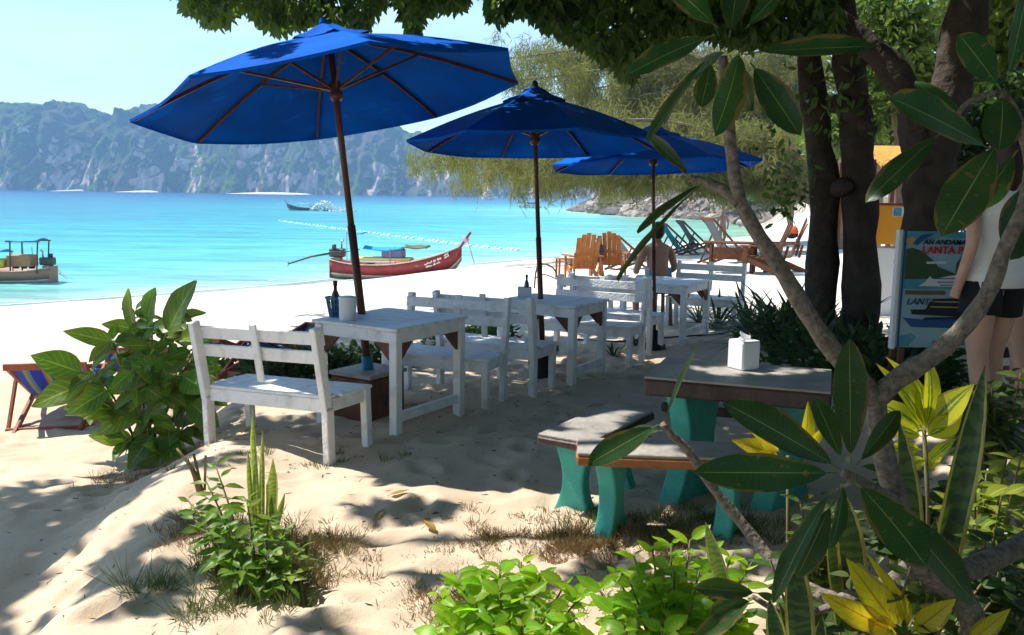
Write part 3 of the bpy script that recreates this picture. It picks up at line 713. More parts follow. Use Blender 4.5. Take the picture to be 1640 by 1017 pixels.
c.add(vs_, [(i*9+j, i*9+j+1, i*9+j+10, i*9+j+9) for i in range(6) for j in range(8)])
c.build('tissue', M_tissue, t, True)
# ================================================================== deck chairs
def stripes():
    m = bpy.data.materials.new('striped_canvas'); m.use_nodes = True; t = m.node_tree; N = t.nodes; K = t.links.new; p = N['Principled BSDF']; p.inputs['Roughness'].default_value = .9
    tc = N.new('ShaderNodeTexCoord'); sx = N.new('ShaderNodeSeparateXYZ'); K(tc.outputs['Object'], sx.inputs[0])
    mr = N.new('ShaderNodeMapRange'); mr.inputs[1].default_value = -.28; mr.inputs[2].default_value = .28; K(sx.outputs[0], mr.inputs[0])
    cr = N.new('ShaderNodeValToRGB'); cr.color_ramp.interpolation = 'CONSTANT'; e = cr.color_ramp.elements
    seq = [(.0, (.03, .08, .42)), (.14, (.28, .28, .12)), (.19, (.10, .22, .30)), (.24, (.02, .05, .42)), (.42, (.32, .20, .10)), (.46, (.30, .32, .14)), (.51, (.05, .16, .34)), (.58, (.02, .05, .42)), (.74, (.30, .30, .14)), (.79, (.10, .24, .30)), (.85, (.03, .08, .42))]
    e[0].position = 0; e[0].color = (*seq[0][1], 1); e[1].position = seq[1][0]; e[1].color = (*seq[1][1], 1)
    for q, c_ in seq[2:]: n = e.new(q); n.color = (*c_, 1)
    K(mr.outputs[0], cr.inputs[0]); K(cr.outputs[0], p.inputs['Base Color'])
    tr = N.new('ShaderNodeBsdfTranslucent'); K(cr.outputs[0], tr.inputs[0]); ms = N.new('ShaderNodeMixShader'); ms.inputs[0].default_value = .3
    K(p.outputs[0], ms.inputs[1]); K(tr.outputs[0], ms.inputs[2]); K(ms.outputs[0], N['Material Output'].inputs[0]); return m
M_stripe = stripes()
M_turq = mat('turquoise_canvas', (.04, .33, .42), (.03, .25, .36), 4, .9, trans=.25)
M_grey = mat('grey_canvas', (.16, .17, .19), None, rough=.9, trans=.2)
def deck_chair(label, loc, yaw, fab, zt=.62, s=1.0, wood=None):
    wood = wood or M_frame
    t = thing('deck_chair', label, 'deck chair', loc, R(yaw), 'wooden deck chairs with canvas slings on the beach'); t.scale = (s, s, s)
    for sx in (-1, 1):
        MB().bar((sx*.31, .62, -.02), (sx*.31, -.52, zt), .03, .055, b=.004).build('back_rail', wood, t)
        MB().bar((sx*.27, -.62, -.03), (sx*.27, .60, .36), .03, .055, b=.004).build('seat_rail', wood, t)
        MB().bar((sx*.345, -.50, -.03), (sx*.345, -.16, .42*zt/.62), .028, .045, b=.004).build('prop', wood, t)
    MB().bar((-.34, -.52, zt), (.34, -.52, zt), .03, .06, b=.004).build('top_bar', wood, t)
    MB().bar((-.30, .60, .36), (.30, .60, .36), .03, .05, b=.004).build('front_bar', wood, t)
    MB().bar((-.36, -.50, .0), (.36, -.50, .0), .03, .045, b=.004).build('prop_bar', wood, t)
    MB().bar((-.30, .55, .03), (.30, .55, .03), .03, .045, b=.004).build('foot_bar', wood, t)
    P = curve([(0, -.52, zt-.005), (0, -.28, zt*.66), (0, .06, .20), (0, .36, .22), (0, .60, .365)], 16)
    m_ = MB(); m_.add([(x, p.y, p.z) for p in P for x in (-.255, -.12, 0, .12, .255)], [(i*5+j, i*5+j+1, i*5+j+6, i*5+j+5) for i in range(16) for j in range(4)])
    o = m_.build('sling', fab, t, True); md = o.modifiers.new('thickness', 'SOLIDIFY'); md.thickness = .003
    return t
p = tg(70, 682)
deck_chair('blue striped deck chair at the left edge of the beach beside the leafy plant', p+Vector((0, .35, 0)), 14, M_stripe, .58, .98)
p = tg(195, 655)
deck_chair('blue striped deck chair half hidden behind the big leafy plant', p+Vector((0, .6, 0)), 10, M_stripe, .55, .98)
p = tg(380, 598)
deck_chair('blue striped deck chair seen through the legs of the nearest white bench', p, -30, M_stripe, .47)
p = tg(455, 592)
deck_chair('striped deck chair behind the near white table', p, -32, M_stripe, .42)
p = tg(1085, 408)
deck_chair('turquoise deck chair near the green water, beyond the shirtless man', p, -78, M_turq, .95, 1.25, M_brown)
p = tg(1112, 405)
deck_chair('grey deck chair close behind the turquoise one by the green water', p, -80, M_grey, 1.0, 1.25, M_brown)
p = tg(1010, 432)
deck_chair('dark deck chair behind the orange armchairs', p, -70, M_grey, .85, 1.1, M_brown)
p = tg(1175, 425)
deck_chair('tall dark red framed deck chair behind the brown beach table', p+Vector((0, 1.2, 0)), -75, M_grey, 1.1, 1.2, M_dkor)
p = tg(872, 462)
t = thing('folding_frame', 'thin bent wooden chair arm showing behind the middle parasol pole', 'chair frame', p, R(30))
MB().tube(curve([(-.25, 0, .0), (-.2, 0, .42), (0, 0, .50), (.22, 0, .40), (.32, 0, .2), (.34, 0, 0)], 14), .018, 8).build('arm_hoop', M_brown, t, True)
MB().tube(curve([(-.22, .0, .22), (0, 0, .28), (.33, 0, .16)], 8), .012, 8).build('cross_rail', M_brown, t, True)
# ================================================================== slatted beach armchairs
def armchair(label, loc, yaw, m, s=1.0):
    t = thing('slatted_armchair', label, 'armchair', loc, R(yaw), 'wooden slatted armchairs on the sand'); t.scale = (s, s, s)
    for i in range(5):
        x = (i-2)*.105; h_ = .80-.035*abs(i-2)**1.6
        MB().bar((x, -.20, .30), (x*1.06, -.48, .30+h_), .02, .102, (1, 0, 0), .006).build('back_slat', m, t)
    for i in range(5): MB().bar((-.27, .32-i*.115, .385-i*.022), (.27, .32-i*.115, .385-i*.022), .10, .02, (0, 0, 1), .004).build('seat_slat', m, t)
    for sx in (-1, 1):
        MB().box((sx*.33, .02, .575), (.13, .72, .025), None, .006).build('arm', m, t)
        MB().bar((sx*.31, .30, -.03), (sx*.31, .30, .56), .04, .09, (0, 1, 0), .004).build('front_leg', m, t)
        MB().bar((sx*.285, .38, .36), (sx*.285, -.52, -.02), .035, .11, b=.004).build('side_rail', m, t)
        MB().bar((sx*.30, -.34, .30), (sx*.30, -.40, .56), .04, .05, b=.004).build('arm_post', m, t)
    MB().bar((-.29, -.33, .62), (.29, -.33, .62), .03, .07, (0, 0, 1), .004).build('back_brace', m, t)
    return t
p = tg(932, 450); armchair('left orange slatted armchair facing the sea', p, 12, M_oran, 1.05)
p = tg(978, 443); armchair('right orange slatted armchair facing the sea, next to the left one', p, -14, M_oran, 1.05)
p2 = tg(905, 445)
t = thing('side_table', 'small orange slatted side table left of the orange armchairs', 'side table', p2, R(10))
for i in range(4): MB().box((0, -.165+i*.11, .47), (.46, .10, .022), None, .004).build('top_slat', M_oran, t)
for sx in (-1, 1):
    for sy in (-1, 1): MB().box((sx*.19, sy*.17, .215), (.05, .05, .48), None, .004).build('leg', M_oran, t)
p3 = (tg(932, 450)+tg(978, 443))/2
t = thing('backpack', 'dark backpack between the two orange armchairs', 'bag', p3+Vector((0, .25, .42)))
m_ = MB().lathe([(.10, 0), (.17, .03), (.18, .25), (.14, .40), (.05, .46)], 14); m_.build('body', mat('navy_cloth', (.03, .035, .06), None, rough=.9), t, True)
MB().tube(curve([(-.05, 0, .45), (-.03, 0, .53), (.03, 0, .53), (.05, 0, .45)], 8), .014, 6).build('handle', M_black, t, True)
t = thing('stool', 'low slatted stool under the dark backpack', 'stool', p3+Vector((0, .25, 0)))
for i in range(3): MB().box((0, -.12+i*.12, .405), (.36, .11, .025), None, .004).build('top_slat', M_oran, t)
for sx in (-1, 1):
    for sy in (-1, 1): MB().box((sx*.14, sy*.12, .18), (.045, .045, .43), None, .004).build('leg', M_oran, t)
# brown table and armchairs by the frangipani stem
p = tg(1172, 437)
t = thing('beach_table', 'red brown plank table on the sand behind the frangipani stem', 'table', p, R(-12))
for i in range(5): MB().box((0, -.34+i*.17, .76), (1.5, .16, .04), None, .006).build('top_plank', M_dkor, t)
for sx in (-1, 1):
    MB().bar((sx*.50, -.33, -.03), (sx*.50, .33, .74), .06, .09).build('cross_leg', M_dkor, t); MB().bar((sx*.56, .33, -.03), (sx*.56, -.33, .74), .06, .09).build('cross_leg', M_dkor, t)
MB().box((0, -.40, .50), (1.0, .03, .30), None, .004).build('side_panel', M_dkor, t)
p = tg(1222, 440); armchair('dark red brown slatted armchair behind the frangipani stem', p, 62, M_dkor, 1.25)
p = tg(1248, 436); armchair('brown slatted armchair with an orange bag hanging on it, by the dark tree', p, 78, M_dkor, 1.25)
q = at(1268, 372, p.y-.2)
t = thing('beach_bag', 'round orange and black bag hanging beside the brown armchair', 'bag', q)
MB().lathe([(.02, .17), (.12, .14), (.17, .03), (.165, -.03)], 16).build('upper_shell', mat('orange_cloth', (.75, .12, .03), None, rough=.8), t, True)
MB().lathe([(.166, -.03), (.15, -.11), (.06, -.16), (.01, -.165)], 16).build('lower_shell', M_black, t, True)
MB().tube(curve([(-.08, 0, .15), (-.05, 0, .26), (.05, 0, .26), (.08, 0, .15)], 8), .012, 6).build('strap', M_black, t, True)
# hose on the sand
P = [tg(x, y) for x, y in ((925, 546), (980, 549), (1040, 546), (1100, 541), (1150, 538), (1195, 530))]
tag(MB().tube([q+Vector((0, 0, .012)) for q in curve(P, 40)], .011, 7).build('garden_hose', M_black, None, True), 'thin black hose lying across the sand behind the benches', 'hose')
# ================================================================== long boats
M_hull = mat('red_hull_paint', (.36, .05, .045), (.27, .04, .035), 3, .5, .2, 12)
M_hullw = mat('white_hull_paint', (.62, .60, .50), (.45, .45, .33), 3, .6)
M_hullg = mat('weedy_hull_paint', (.20, .22, .12), (.35, .33, .2), 3, .8)
M_hullb = mat('brown_hull_paint', (.42, .20, .14), (.34, .17, .11), 3, .6)
M_deck = mat('boat_planks', (.42, .32, .15), (.3, .22, .1), 4, .8)
M_yel = mat('yellow_paint', (.75, .60, .18), None, rough=.6)
M_cyan = mat('cyan_tarp', (.02, .42, .75), (.015, .34, .65), 3, .7, trans=.2)
M_engine = mat('greasy_engine', (.05, .05, .05), (.12, .11, .1), 20, .5, metal=.4)
M_ribbon = mat('pink_ribbon', (.8, .35, .5), None, rough=.8)
M_offw = mat('white_lettering', (.85, .85, .8), None, rough=.6)
def hull_sec(f, L, Bm):
    """f 0 stern .. 1 bow -> x, half beam top, half beam bottom, z keel, z gunwale"""
    x = -L/2+L*f
    bt = Bm/2*min(1, (.55+1.6*f) if f < .28 else 1)*(1-max(0, (f-.55)/.45)**1.7); bt = max(bt, .03)
    bb = bt*.55*(1-max(0, (f-.6)/.4)*.6)
    zk = -.12+.06*(abs(f-.42)/.5)**2+ (.75*max(0, (f-.86)/.14)**1.6)
    zg = .52+.18*max(0, (.25-f)/.25)**2+.80*max(0, (f-.35)/.65)**1.9
    return x, bt, bb, zk, zg
def longboat(label, loc, yaw, L=5.8, Bm=1.35, hullm=None, group=None, detail=True, s=1.0, tail=True):
    hullm = hullm or M_hull
    t = thing('longtail_boat', label, 'boat', loc, yaw, group); t.scale = (s, s, s)
    N = 26; secs = [hull_sec(i/N, L, Bm) for i in range(N+1)]
    def band(name, z0f, z1f, m, off=0.0, parent=None):
        mb = MB(); vs_ = []
        for x, bt, bb, zk, zg in secs:
            for side in (-1, 1):
                for zf in (z0f, z1f):
                    w_ = bb+(bt-bb)*zf**.6+off; vs_.append((x, side*w_, zk+(zg-zk)*zf))
        fs = []
        for i in range(N):
            for k in (0, 2): a = i*4+k; fs.append((a, a+1, a+5, a+4))
        mb.add(vs_, fs); o = mb.build(name, m, parent or t, True); md = o.modifiers.new('thickness', 'SOLIDIFY'); md.thickness = .03; return o
    band('bottom_strake', 0, .20, M_hullg); band('white_strake', .20, .30, M_hullw, .004); hb = band('hull_side', .30, .97, hullm); band('gunwale', .955, 1.0, M_hullw, .025)
    b_ = MB(); vs_ = []
    for x, bt, bb, zk, zg in secs: vs_ += [(x, -bb, zk), (x, bb, zk)]
    b_.add(vs_, [(2*i, 2*i+1, 2*i+3, 2*i+2) for i in range(N)]); b_.build('keel_planks', M_hullg, t)
    x, bt, bb, zk, zg = secs[0]; MB().add([(x, -bb, zk), (x, bb, zk), (x, bt, zg), (x, -bt, zg)], [(0, 1, 2, 3)])
    tr = MB(); tr.bar((x+.02, 0, zk), (x+.02, 0, zg), .04, bt*1.8, (0, 1, 0)); tr.build('transom', hullm, t)
    d_ = MB(); vs_ = []
    for i in range(2, N-2):
        x, bt, bb, zk, zg = secs[i]; zf = .62; w_ = (bb+(bt-bb)*zf**.6)*.97; vs_ += [(x, -w_, zk+(zg-zk)*zf), (x, w_, zk+(zg-zk)*zf)]
    d_.add(vs_, [(2*i, 2*i+1, 2*i+3, 2*i+2) for i in range(N-5)]); d_.build('deck', M_deck, t)
    x1, _, _, zk1, zg1 = secs[-1]; x0 = secs[-3][0]
    st = MB(); P = curve([(x1-.62, 0, zk1-.75), (x1-.20, 0, zg1-.35), (x1+.12, 0, zg1+.18), (x1+.36, 0, zg1+.52)], 10)
    for q0, q1 in zip(P[:-1], P[1:]): st.bar(q0, q1+(q1-q0)*.08, .09, .17, (0, 1, 0))
    st.build('stem_post', hullm, t)
    if detail:
        q = P[7]
        MB().tube([q+Vector((-.01, 0, -.07)), q+Vector((.04, 0, .08))], .13, 10).build('ribbon_wrap', M_ribbon, t, True)
        r_ = MB(); r_.bar(q+Vector((.1, -.05, -.04)), q+Vector((.32, -.1, -.75)), .05, .01); r_.build('hanging_ribbon', M_ribbon, t)
        r_ = MB(); r_.bar(q+Vector((.1, .0, -.04)), q+Vector((.38, .0, -.95)), .06, .012); r_.build('hanging_ribbon', mat('green_ribbon', (.15, .3, .2), None), t)
    # engine on a pivot with the long tail shaft
    xs_ = -L/2+.25; zs = secs[1][4]
    e = MB(); e.box((xs_, 0, zs+.28), (.62, .36, .34), None, .04); e.build('engine_block', M_engine, t)
    e = MB(); e.tube([(xs_-.1, -.12, zs+.44), (xs_-.1, -.12, zs+.62)], .09, 10); e.build('air_filter', M_engine, t, True)
    e = MB(); e.tube([(xs_+.15, .1, zs+.44), (xs_+.15, .1, zs+.72), (xs_+.22, .14, zs+.80)], .035, 8); e.build('exhaust', M_steel, t, True)
    for k in range(4): MB().lathe([(.10, zs+.30+.0), (.115, zs+.32), (.10, zs+.34)], 12, (xs_+.12*k-.18, -.19, 0)).build('pulley', M_engine, t, True) if detail else None
    MB().box((xs_, 0, zs+.02), (.3, .5, .16), None, .02).build('engine_mount', M_deck, t)
    if not tail: return t, secs
    tl = MB(); tl.tube([(xs_-.3, 0, zs+.25), (xs_-1.1, -.02, zs+.10), (xs_-2.05, -.05, zs-.22)], [.045, .04, .03], 8); tl.build('tail_shaft', M_engine, t, True)
    pr = MB()
    for k in range(3):
        a = k*2.094; pr.bar((xs_-2.03, -.05, zs-.21), (xs_-2.06, -.05+.13*math.cos(a), zs-.21+.13*math.sin(a)), .07, .012, (1, 0, 0))
    pr.build('propeller', M_steel, t)
    if detail: MB().tube([(xs_+.3, 0, zs+.3), (xs_+.9, .05, zs+.42)], .022, 8).build('tiller', M_steel, t, True)
    return t, secs
c0 = gz(632, 449, SEA); e0 = gz(735, 452, SEA)
yaw = math.atan2(e0.y-c0.y, e0.x-c0.x)*.6
RB, secs = longboat('red longtail boat beached at the water line behind the near table', c0+Vector((0, .5, .10)), yaw, 5.35, 1.35)
# canopies, boxes, lettering of the red boat
for x in (-1.75, -.15):
    for sy in (-1, 1): MB().tube([(x, sy*.48, .35), (x, sy*.48, 1.22)], .02, 6).build('canopy_post', M_steel, RB)
def tarp(parent, x0, x1, y0, y1, z, m, name='canopy', sag=.06, rise=.10):
    n = 10; vs_ = []
    for i in range(n+1):
        for j in range(7):
            u = i/n; v = j/6; vs_.append((x0+(x1-x0)*u, y0+(y1-y0)*v, z+rise*math.sin(math.pi*v)-sag*math.sin(math.pi*u)+.015*math.sin(9*u+5*v)))
    mb = MB(); mb.add(vs_, [(i*7+j, i*7+j+1, i*7+j+8, i*7+j+7) for i in range(n) for j in range(6)])
    o = mb.build(name, m, parent, True); md = o.modifiers.new('thickness', 'SOLIDIFY'); md.thickness = .02; return o
tarp(RB, -1.25, .35, -.52, .52, 1.15, M_cyan); tarp(RB, .38, 1.35, -.40, .40, 1.20, mat('olive_roll', (.12, .12, .06), None), 'rolled_awning', .02, .12)
tarp(RB, -1.95, -1.30, -.40, .40, 1.75, M_cyan, 'rear_canopy', .05, .06)
for sy in (-1, 1): MB().tube([(-1.92, sy*.4, .45), (-1.92, sy*.4, 1.78)], .018, 6).build('rear_post', M_steel, RB)
MB().box((-.55, 0, .72), (2.4, .9, .12), None, .03).build('side_board', M_yel, RB)
MB().box((-.1, 0, .95), (.85, .75, .36), None, .05).build('luggage_box', mat('blue_grey_tarp', (.13, .17, .32), (.2, .15, .25), 6), RB)
for x in (-1.1, .9): MB().box((x, 0, .50), (.22, 1.1, .05), None, .01).build('thwart', M_deck, RB)
# unreadable white brush lettering on the bow, as strokes on the hull side
st = MB(); rr = random.Random(4)
def hull_pt(f, zf, off=-.036):
    a = hull_sec(f, 5.35, 1.35); x, bt, bb, zk, zg = a; w_ = bb+(bt-bb)*zf**.6+.0; return Vector((x, -(w_)+off, zk+(zg-zk)*zf))
for row, (fa, fb, za, zb) in enumerate(((.735, .855, .70, .80), (.745, .845, .56, .66), (.875, .905, .86, .88), (.88, .91, .76, .79))):
    k = 13 if row < 2 else 4
    for i in range(k):
        if row < 2 and i in (6, 9): continue
        f = fa+(fb-fa)*i/k; z = za+(zb-za)*i/k
        w1 = [(f, z), (f+.003, z+rr.uniform(.03, .09)), (f+.006, z+rr.uniform(-.02, .03)), (f+.0085, z+rr.uniform(0, .05))]
        Q = [hull_pt(*q) for q in w1]
        for q0, q1 in zip(Q[:-1], Q[1:]): st.bar(q0, q1, .022, .008, (0, 1, 0))
st.build('painted_lettering', M_offw, RB)['kind'] = 'stuff'
# mooring rope of the red boat
q0 = RB.matrix_basis @ Vector((2.2, -.25, .7)) if False else None
# ---- boat at the left edge
c1 = gz(-22, 451, SEA)
LB, s2 = longboat('brown longtail boat with blue awnings anchored at the left edge', c1+Vector((0, 0, .02)), math.pi+.06, 6.0, 1.6, M_hullb, tail=False, s=.82)
for x, z in ((-2.55, 1.85), (-1.35, 1.80)):
    for sy in (-1, 1): MB().tube([(x+.06*(x < -2), sy*.55, .4), (x-.06, sy*.55, z)], .035, 8).build('canopy_post', M_brown, LB)
for sy in (-1, 1): MB().tube([(-2.7, sy*.55, 1.84), (-1.2, sy*.55, 1.82)], .03, 8).build('canopy_rail', M_brown, LB)
tarp(LB, -2.55, -1.25, -.62, .62, 1.88, M_cyan, 'rear_canopy', .04, .08); tarp(LB, -.95, 1.6, -.7, .7, 1.30, M_cyan, 'canopy', .06, .14)
for x in (-.9, 1.4):
    for sy in (-1, 1): MB().tube([(x, sy*.62, .4), (x, sy*.62, 1.32)], .025, 6).build('canopy_post', M_steel, LB)
MB().box((-1.65, 0, .95), (1.05, .8, .52), None, .03).build('wooden_locker', mat('locker_timber', (.45, .22, .10), (.36, .16, .07), 6), LB)
MB().box((-.75, 0, .82), (.5, .9, .38), None, .06).build('yellow_cover', mat('yellow_cover', (.85, .65, .04), None), LB)
for k in range(3): MB().lathe([(.12, 0), (.15, .1), (.15, .28), (.08, .33)], 12, (-1.15-.35*k, -.42, .55)).build('drum', M_black, LB, True)
for k in range(5):
    a = random.uniform(-.3, .3); MB().tube(curve([(-2.3-.12*k, -.7, .75), (-2.5-.1*k, -.85, .4), (-2.7-.15*k+a, -.8, .05)], 8), .02, 6).build('mooring_rope', M_offw, LB, True)
for x in (-2.0, -1.6): MB().tube([(x, -.2, 1.2), (x, -.2, 1.55)], .02, 6).build('pole_handle', M_steel, LB)
# ---- longtail under way with its wake
c2 = gz(483, 337, SEA)
FB, _ = longboat('small dark longtail boat speeding left across the bay with a white wake', c2+Vector((0, 0, .0)), math.pi+.12, 5.2, 1.4, mat('dark_hull', (.10, .12, .14), None), None, False)
tarp(FB, -1.6, .6, -.55, .55, 1.25, mat('dull_tarp', (.3, .33, .33), None))
for x in (-1.5, .5):
    for sy in (-1, 1): MB().tube([(x, sy*.5, .4), (x, sy*.5, 1.25)], .03, 6).build('canopy_post', M_steel, FB)
M_foam = mat('foam', (.85, .88, .88), (.6, .75, .8), 3, .9, .6, 6)
pts = []; n = 1500
for k in range(n):
    u = random.random(); x = c2.x+1.9+u*7.5+random.gauss(0, .3); hgt_ = 1.5*math.exp(-((u-.28)/.2)**2)+.15
    pts.append((x, c2.y+random.gauss(0, .5+1.4*u), SEA+random.random()*hgt_))
leaf_cloud('boat_wake', pts, rdir(n), rdir(n), RS.uniform(.25, .6, n), RS.uniform(.2, .5, n), M_foam)
# ---- small boats far across the bay
def launch(label, px, py, s=1.0, flip=1):
    p = gz(px, py, SEA); t = thing('motor_launch', label, 'boat', p, R(random.uniform(-15, 15))+(math.pi if flip < 0 else 0), 'small boats moored far across the bay'); t.scale = (s, s, s)
    L_ = 7.0; vs_ = []; N = 10
    for i in range(N+1):
        f = i/N; bt = 1.1*(1-max(0, (f-.5)/.5)**2); bt = max(bt, .04); x = -L_/2+L_*f
        vs_ += [(x, -bt*.7, -.1+.5*max(0, (f-.8)/.2)), (x, -bt, .85+.4*f*f), (x, bt, .85+.4*f*f), (x, bt*.7, -.1+.5*max(0, (f-.8)/.2))]
    m_ = MB(); m_.add(vs_, [(4*i+k, 4*i+k+1, 4*i+k+5, 4*i+k+4) for i in range(N) for k in range(3)]+[(0, 1, 2, 3)]); m_.build('hull', M_ceram, t, True)
    MB().box((-.3, 0, 1.35), (2.6, 1.5, .9), None, .15).build('cabin', M_ceram, t); MB().box((-.5, 0, 1.95), (3.2, 1.7, .1), None, .04).build('roof', M_ceram, t)
    MB().box((-.3, 0, 1.45), (2.64, 1.54, .3)).build('window_band', M_glass, t)
    return t
launch('white motor launch on the blue water right of the nearest parasol pole', 785, 319.5, 1.35)
launch('dark fringed little boat passing left of the middle parasol pole', 848, 333, .85, -1)
launch('tiny white boat under the pale rock face across the bay', 525, 308.5, 1.1)
launch('tiny white boat left of the two close together under the cliffs', 655, 310, 1.0)
launch('tiny white boat beside a larger one at the cliff foot, right of the pole', 700, 311, 1.3, -1)
launch('tiny white boat farthest right at the foot of the cliffs', 900, 315, 1.2)
launch('tiny white boat near the cliffs behind the middle parasol pole', 935, 316, 1.0, -1)
# ---- float line
bm = MB().lathe([(.02, -.09), (.11, -.05), (.13, .03), (.10, .11), (.02, .14)], 10).mesh('buoy', M_ceram, True)
Pl = [gz(x, y, SEA) for x, y in ((448, 354), (500, 361), (560, 369), (620, 377), (690, 386), (750, 394), (830, 401))]
C_ = curve(Pl, 58)
for q in C_:
    o = put('float_buoy', bm, None, q+Vector((random.gauss(0, .12), random.gauss(0, .12), 0))); tag(o, 'small white float in the line of floats across the shallow water', 'buoy', 'floats of the swimming area line')
tag(MB().tube([q+Vector((0, 0, .0)) for q in C_], .02, 5).build('float_line', M_offw), 'thin rope joining the white floats across the shallows', 'rope')
ORD = 'leftmost,second from the left,third from the left,fourth from the left,fifth from the left,sixth from the left,seventh from the left,eighth from the left,ninth from the left,tenth from the left,eleventh from the left,twelfth from the left,thirteenth from the left,fourteenth from the left,fifteenth from the left,rightmost'.split(',')
def order(xs): q = sorted(xs); return [ORD[q.index(x)] if q.index(x) < len(q)-1 else 'rightmost' for x in xs]
# ================================================================== big shade trees and their crown overhead
M_crown = mat('crown_leaf', (.028, .066, .016), (.085, .14, .03), 2.5, .45, spec=.35, trans=.42, tcol=(.17, .30, .04))
M_bush = mat('bush_leaf', (.06, .12, .02), (.10, .16, .03), 2, .5, trans=.35, tcol=(.22, .32, .05))
M_dark = mat('dark_leaf', (.025, .06, .018), (.045, .085, .022), 3, .4, spec=.4, trans=.3, tcol=(.08, .16, .03))
def trunk(tree, px_pts, r0, r1, name='trunk', n=22, wob=.02):
    P = curve(px_pts, n); rr = [r0+(r1-r0)*i/n for i in range(n+1)]
    P = [p+Vector((random.gauss(0, wob*.4), random.gauss(0, wob*.4), 0)) for p in P]
    rr = [r*(1+.10*math.sin(i*1.7+px_pts[0][0]*9)) for i, r in enumerate(rr)]
    rr[0] *= 1.35
    return MB().tube(P, rr, 18, jit=.10).build(name, M_bark, tree, True)
def wp(tree, P): return [Vector(p)-tree.location for p in P]
bA = tg(1322, 566); bA = Vector((bA.x, 8.1, hgt(at(1322, 560, 8.1).x, 8.1)-.12))
TA = thing('shade_tree', 'dark twin trunked shade tree between the benches and the sign, crown over the tables', 'tree', bA)
trunk(TA, wp(TA, [at(1310, 585, 8.1), at(1315, 470, 8.1), at(1320, 330, 8.1), at(1308, 200, 8.15), at(1292, 60, 8.2), at(1270, -160, 8.4), at(1200, -420, 8.6)]), .150, .09)
trunk(TA, wp(TA, [at(1376, 585, 7.95), at(1380, 430, 7.95), at(1377, 300, 7.95), at(1370, 190, 7.95), at(1358, 80, 8.0), at(1335, -80, 8.0), at(1320, -400, 7.9)]), .162, .115)
trunk(TA, wp(TA, [at(1372, 110, 7.97), at(1330, 30, 8.0), at(1270, -60, 8.2), at(1120, -200, 8.4)]), .10, .05, 'limb', 12)
for px, py, r_ in ((1388, 205, .10), (1352, 300, .075), (1345, 165, .07)):
    q = at(px, py, 7.82)-TA.location
    MB().tube([q+Vector((0, .12, 0)), q+Vector((0, .02, 0)), q+Vector((0, -.06, 0)), q+Vector((0, -.09, 0))], [r_*1.2, r_*1.05, r_*.75, r_*.3], 12, jit=.2).build('knot', M_bark, TA, True)
bC = at(1478, 600, 7.0); bC.z = hgt(bC.x, 7.0)-.1
TC = thing('shade_tree', 'thick dark tree behind the sign board, leaning to the right with a low limb', 'tree', bC)
trunk(TC, wp(TC, [at(1472, 640, 7.0), at(1478, 470, 7.0), at(1484, 330, 7.0), at(1502, 220, 7.0), at(1535, 90, 7.0), at(1562, -60, 7.0), at(1590, -400, 6.9)]), .21, .13)
trunk(TC, wp(TC, [at(1480, 270, 7.0), at(1462, 180, 7.05), at(1425, 105, 7.1), at(1370, 60, 7.2), at(1290, -20, 7.3), at(1100, -220, 7.5)]), .13, .07, 'limb', 14)
# limbs overhead carrying the crown
for (a, b, c_, d_) in (((2.6, 8.1, 4.6), (1.2, 8.6, 5.9), (-1.0, 8.8, 6.3), (-4.0, 9.0, 6.2)), ((2.9, 8.0, 4.4), (2.2, 6.6, 5.6), (1.0, 4.8, 6.2), (-1.2, 3.2, 6.4)), ((2.6, 8.1, 4.9), (1.6, 10.2, 6.0), (0, 12.5, 6.4), (-2, 14, 6.5)), ((2.6, 8.1, 5.2), (.5, 7.2, 6.3), (-2.5, 6.4, 6.7), (-5.5, 6, 6.6)),
                       ((.5, 8.7, 5.9), (-.8, 8.6, 4.9), (-2.0, 8.5, 4.3), (-3.0, 8.5, 4.05))):
    trunk(TA, wp(TA, [a, b, c_, d_]), .10, .03, 'limb', 14)
for (a, b, c_, d_) in (((3.6, 7, 4.3), (4.5, 6, 5.4), (5.2, 4.4, 5.9), (5.6, 2.6, 6)), ((3.5, 7, 4.0), (2.9, 5.6, 5.0), (2.5, 3.8, 5.4), (1.8, 2.2, 5.6))):
    trunk(TC, wp(TC, [a, b, c_, d_]), .10, .03, 'limb', 14)
# crown overhead: clumps, leaving the openings through which the sun reaches the sand
SX, SY = SUN.x/SUN.z, SUN.y/SUN.z
def shadow_xy(P): return P[:, 0]-SX*P[:, 2], P[:, 1]-SY*P[:, 2]
LIT = []
def lit(px, py, rx, ry, z=0.0, k=1.0):
    g = gz(px, py, z); LIT.append((g.x-SX*z, g.y-SY*z, rx, ry, k))
def lit3(p, r, k=1.0): LIT.append((p[0]-SX*p[2], p[1]-SY*p[2], r, r, k))
lit(780, 765, 1.15, .55); lit(640, 800, .9, .5); lit(480, 850, .8, .55); lit(270, 830, .75, .65); lit(520, 960, .9, .35); lit(830, 700, .55, .3); lit(330, 980, .8, .35); lit(120, 960, .8, .4, 0, .9); lit(700, 880, .9, .4); lit(990, 800, .4, .3); lit(900, 850, .6, .35)
lit(60, 880, .6, .3, 0, .8)
lit(830, 950, 1.0, .75, .42); lit(1070, 930, 1.0, .7, .42); lit(1000, 900, .8, .5, .2)
lit3((-2.2, 5.3, .7), .75); lit3((-1.3, 4.3, .3), .6); lit3((-2.0, 5.6, 1.2), .5)
lit3((1.58, 3.3, .75), .36); lit3((1.35, 3.0, .35), .3, .9); lit3((1.3, 2.1, 1.0), .15, .6); lit3((2.6, 3.8, .4), .3, .6); lit3((1.2, 3.8, .7), .3, .7)
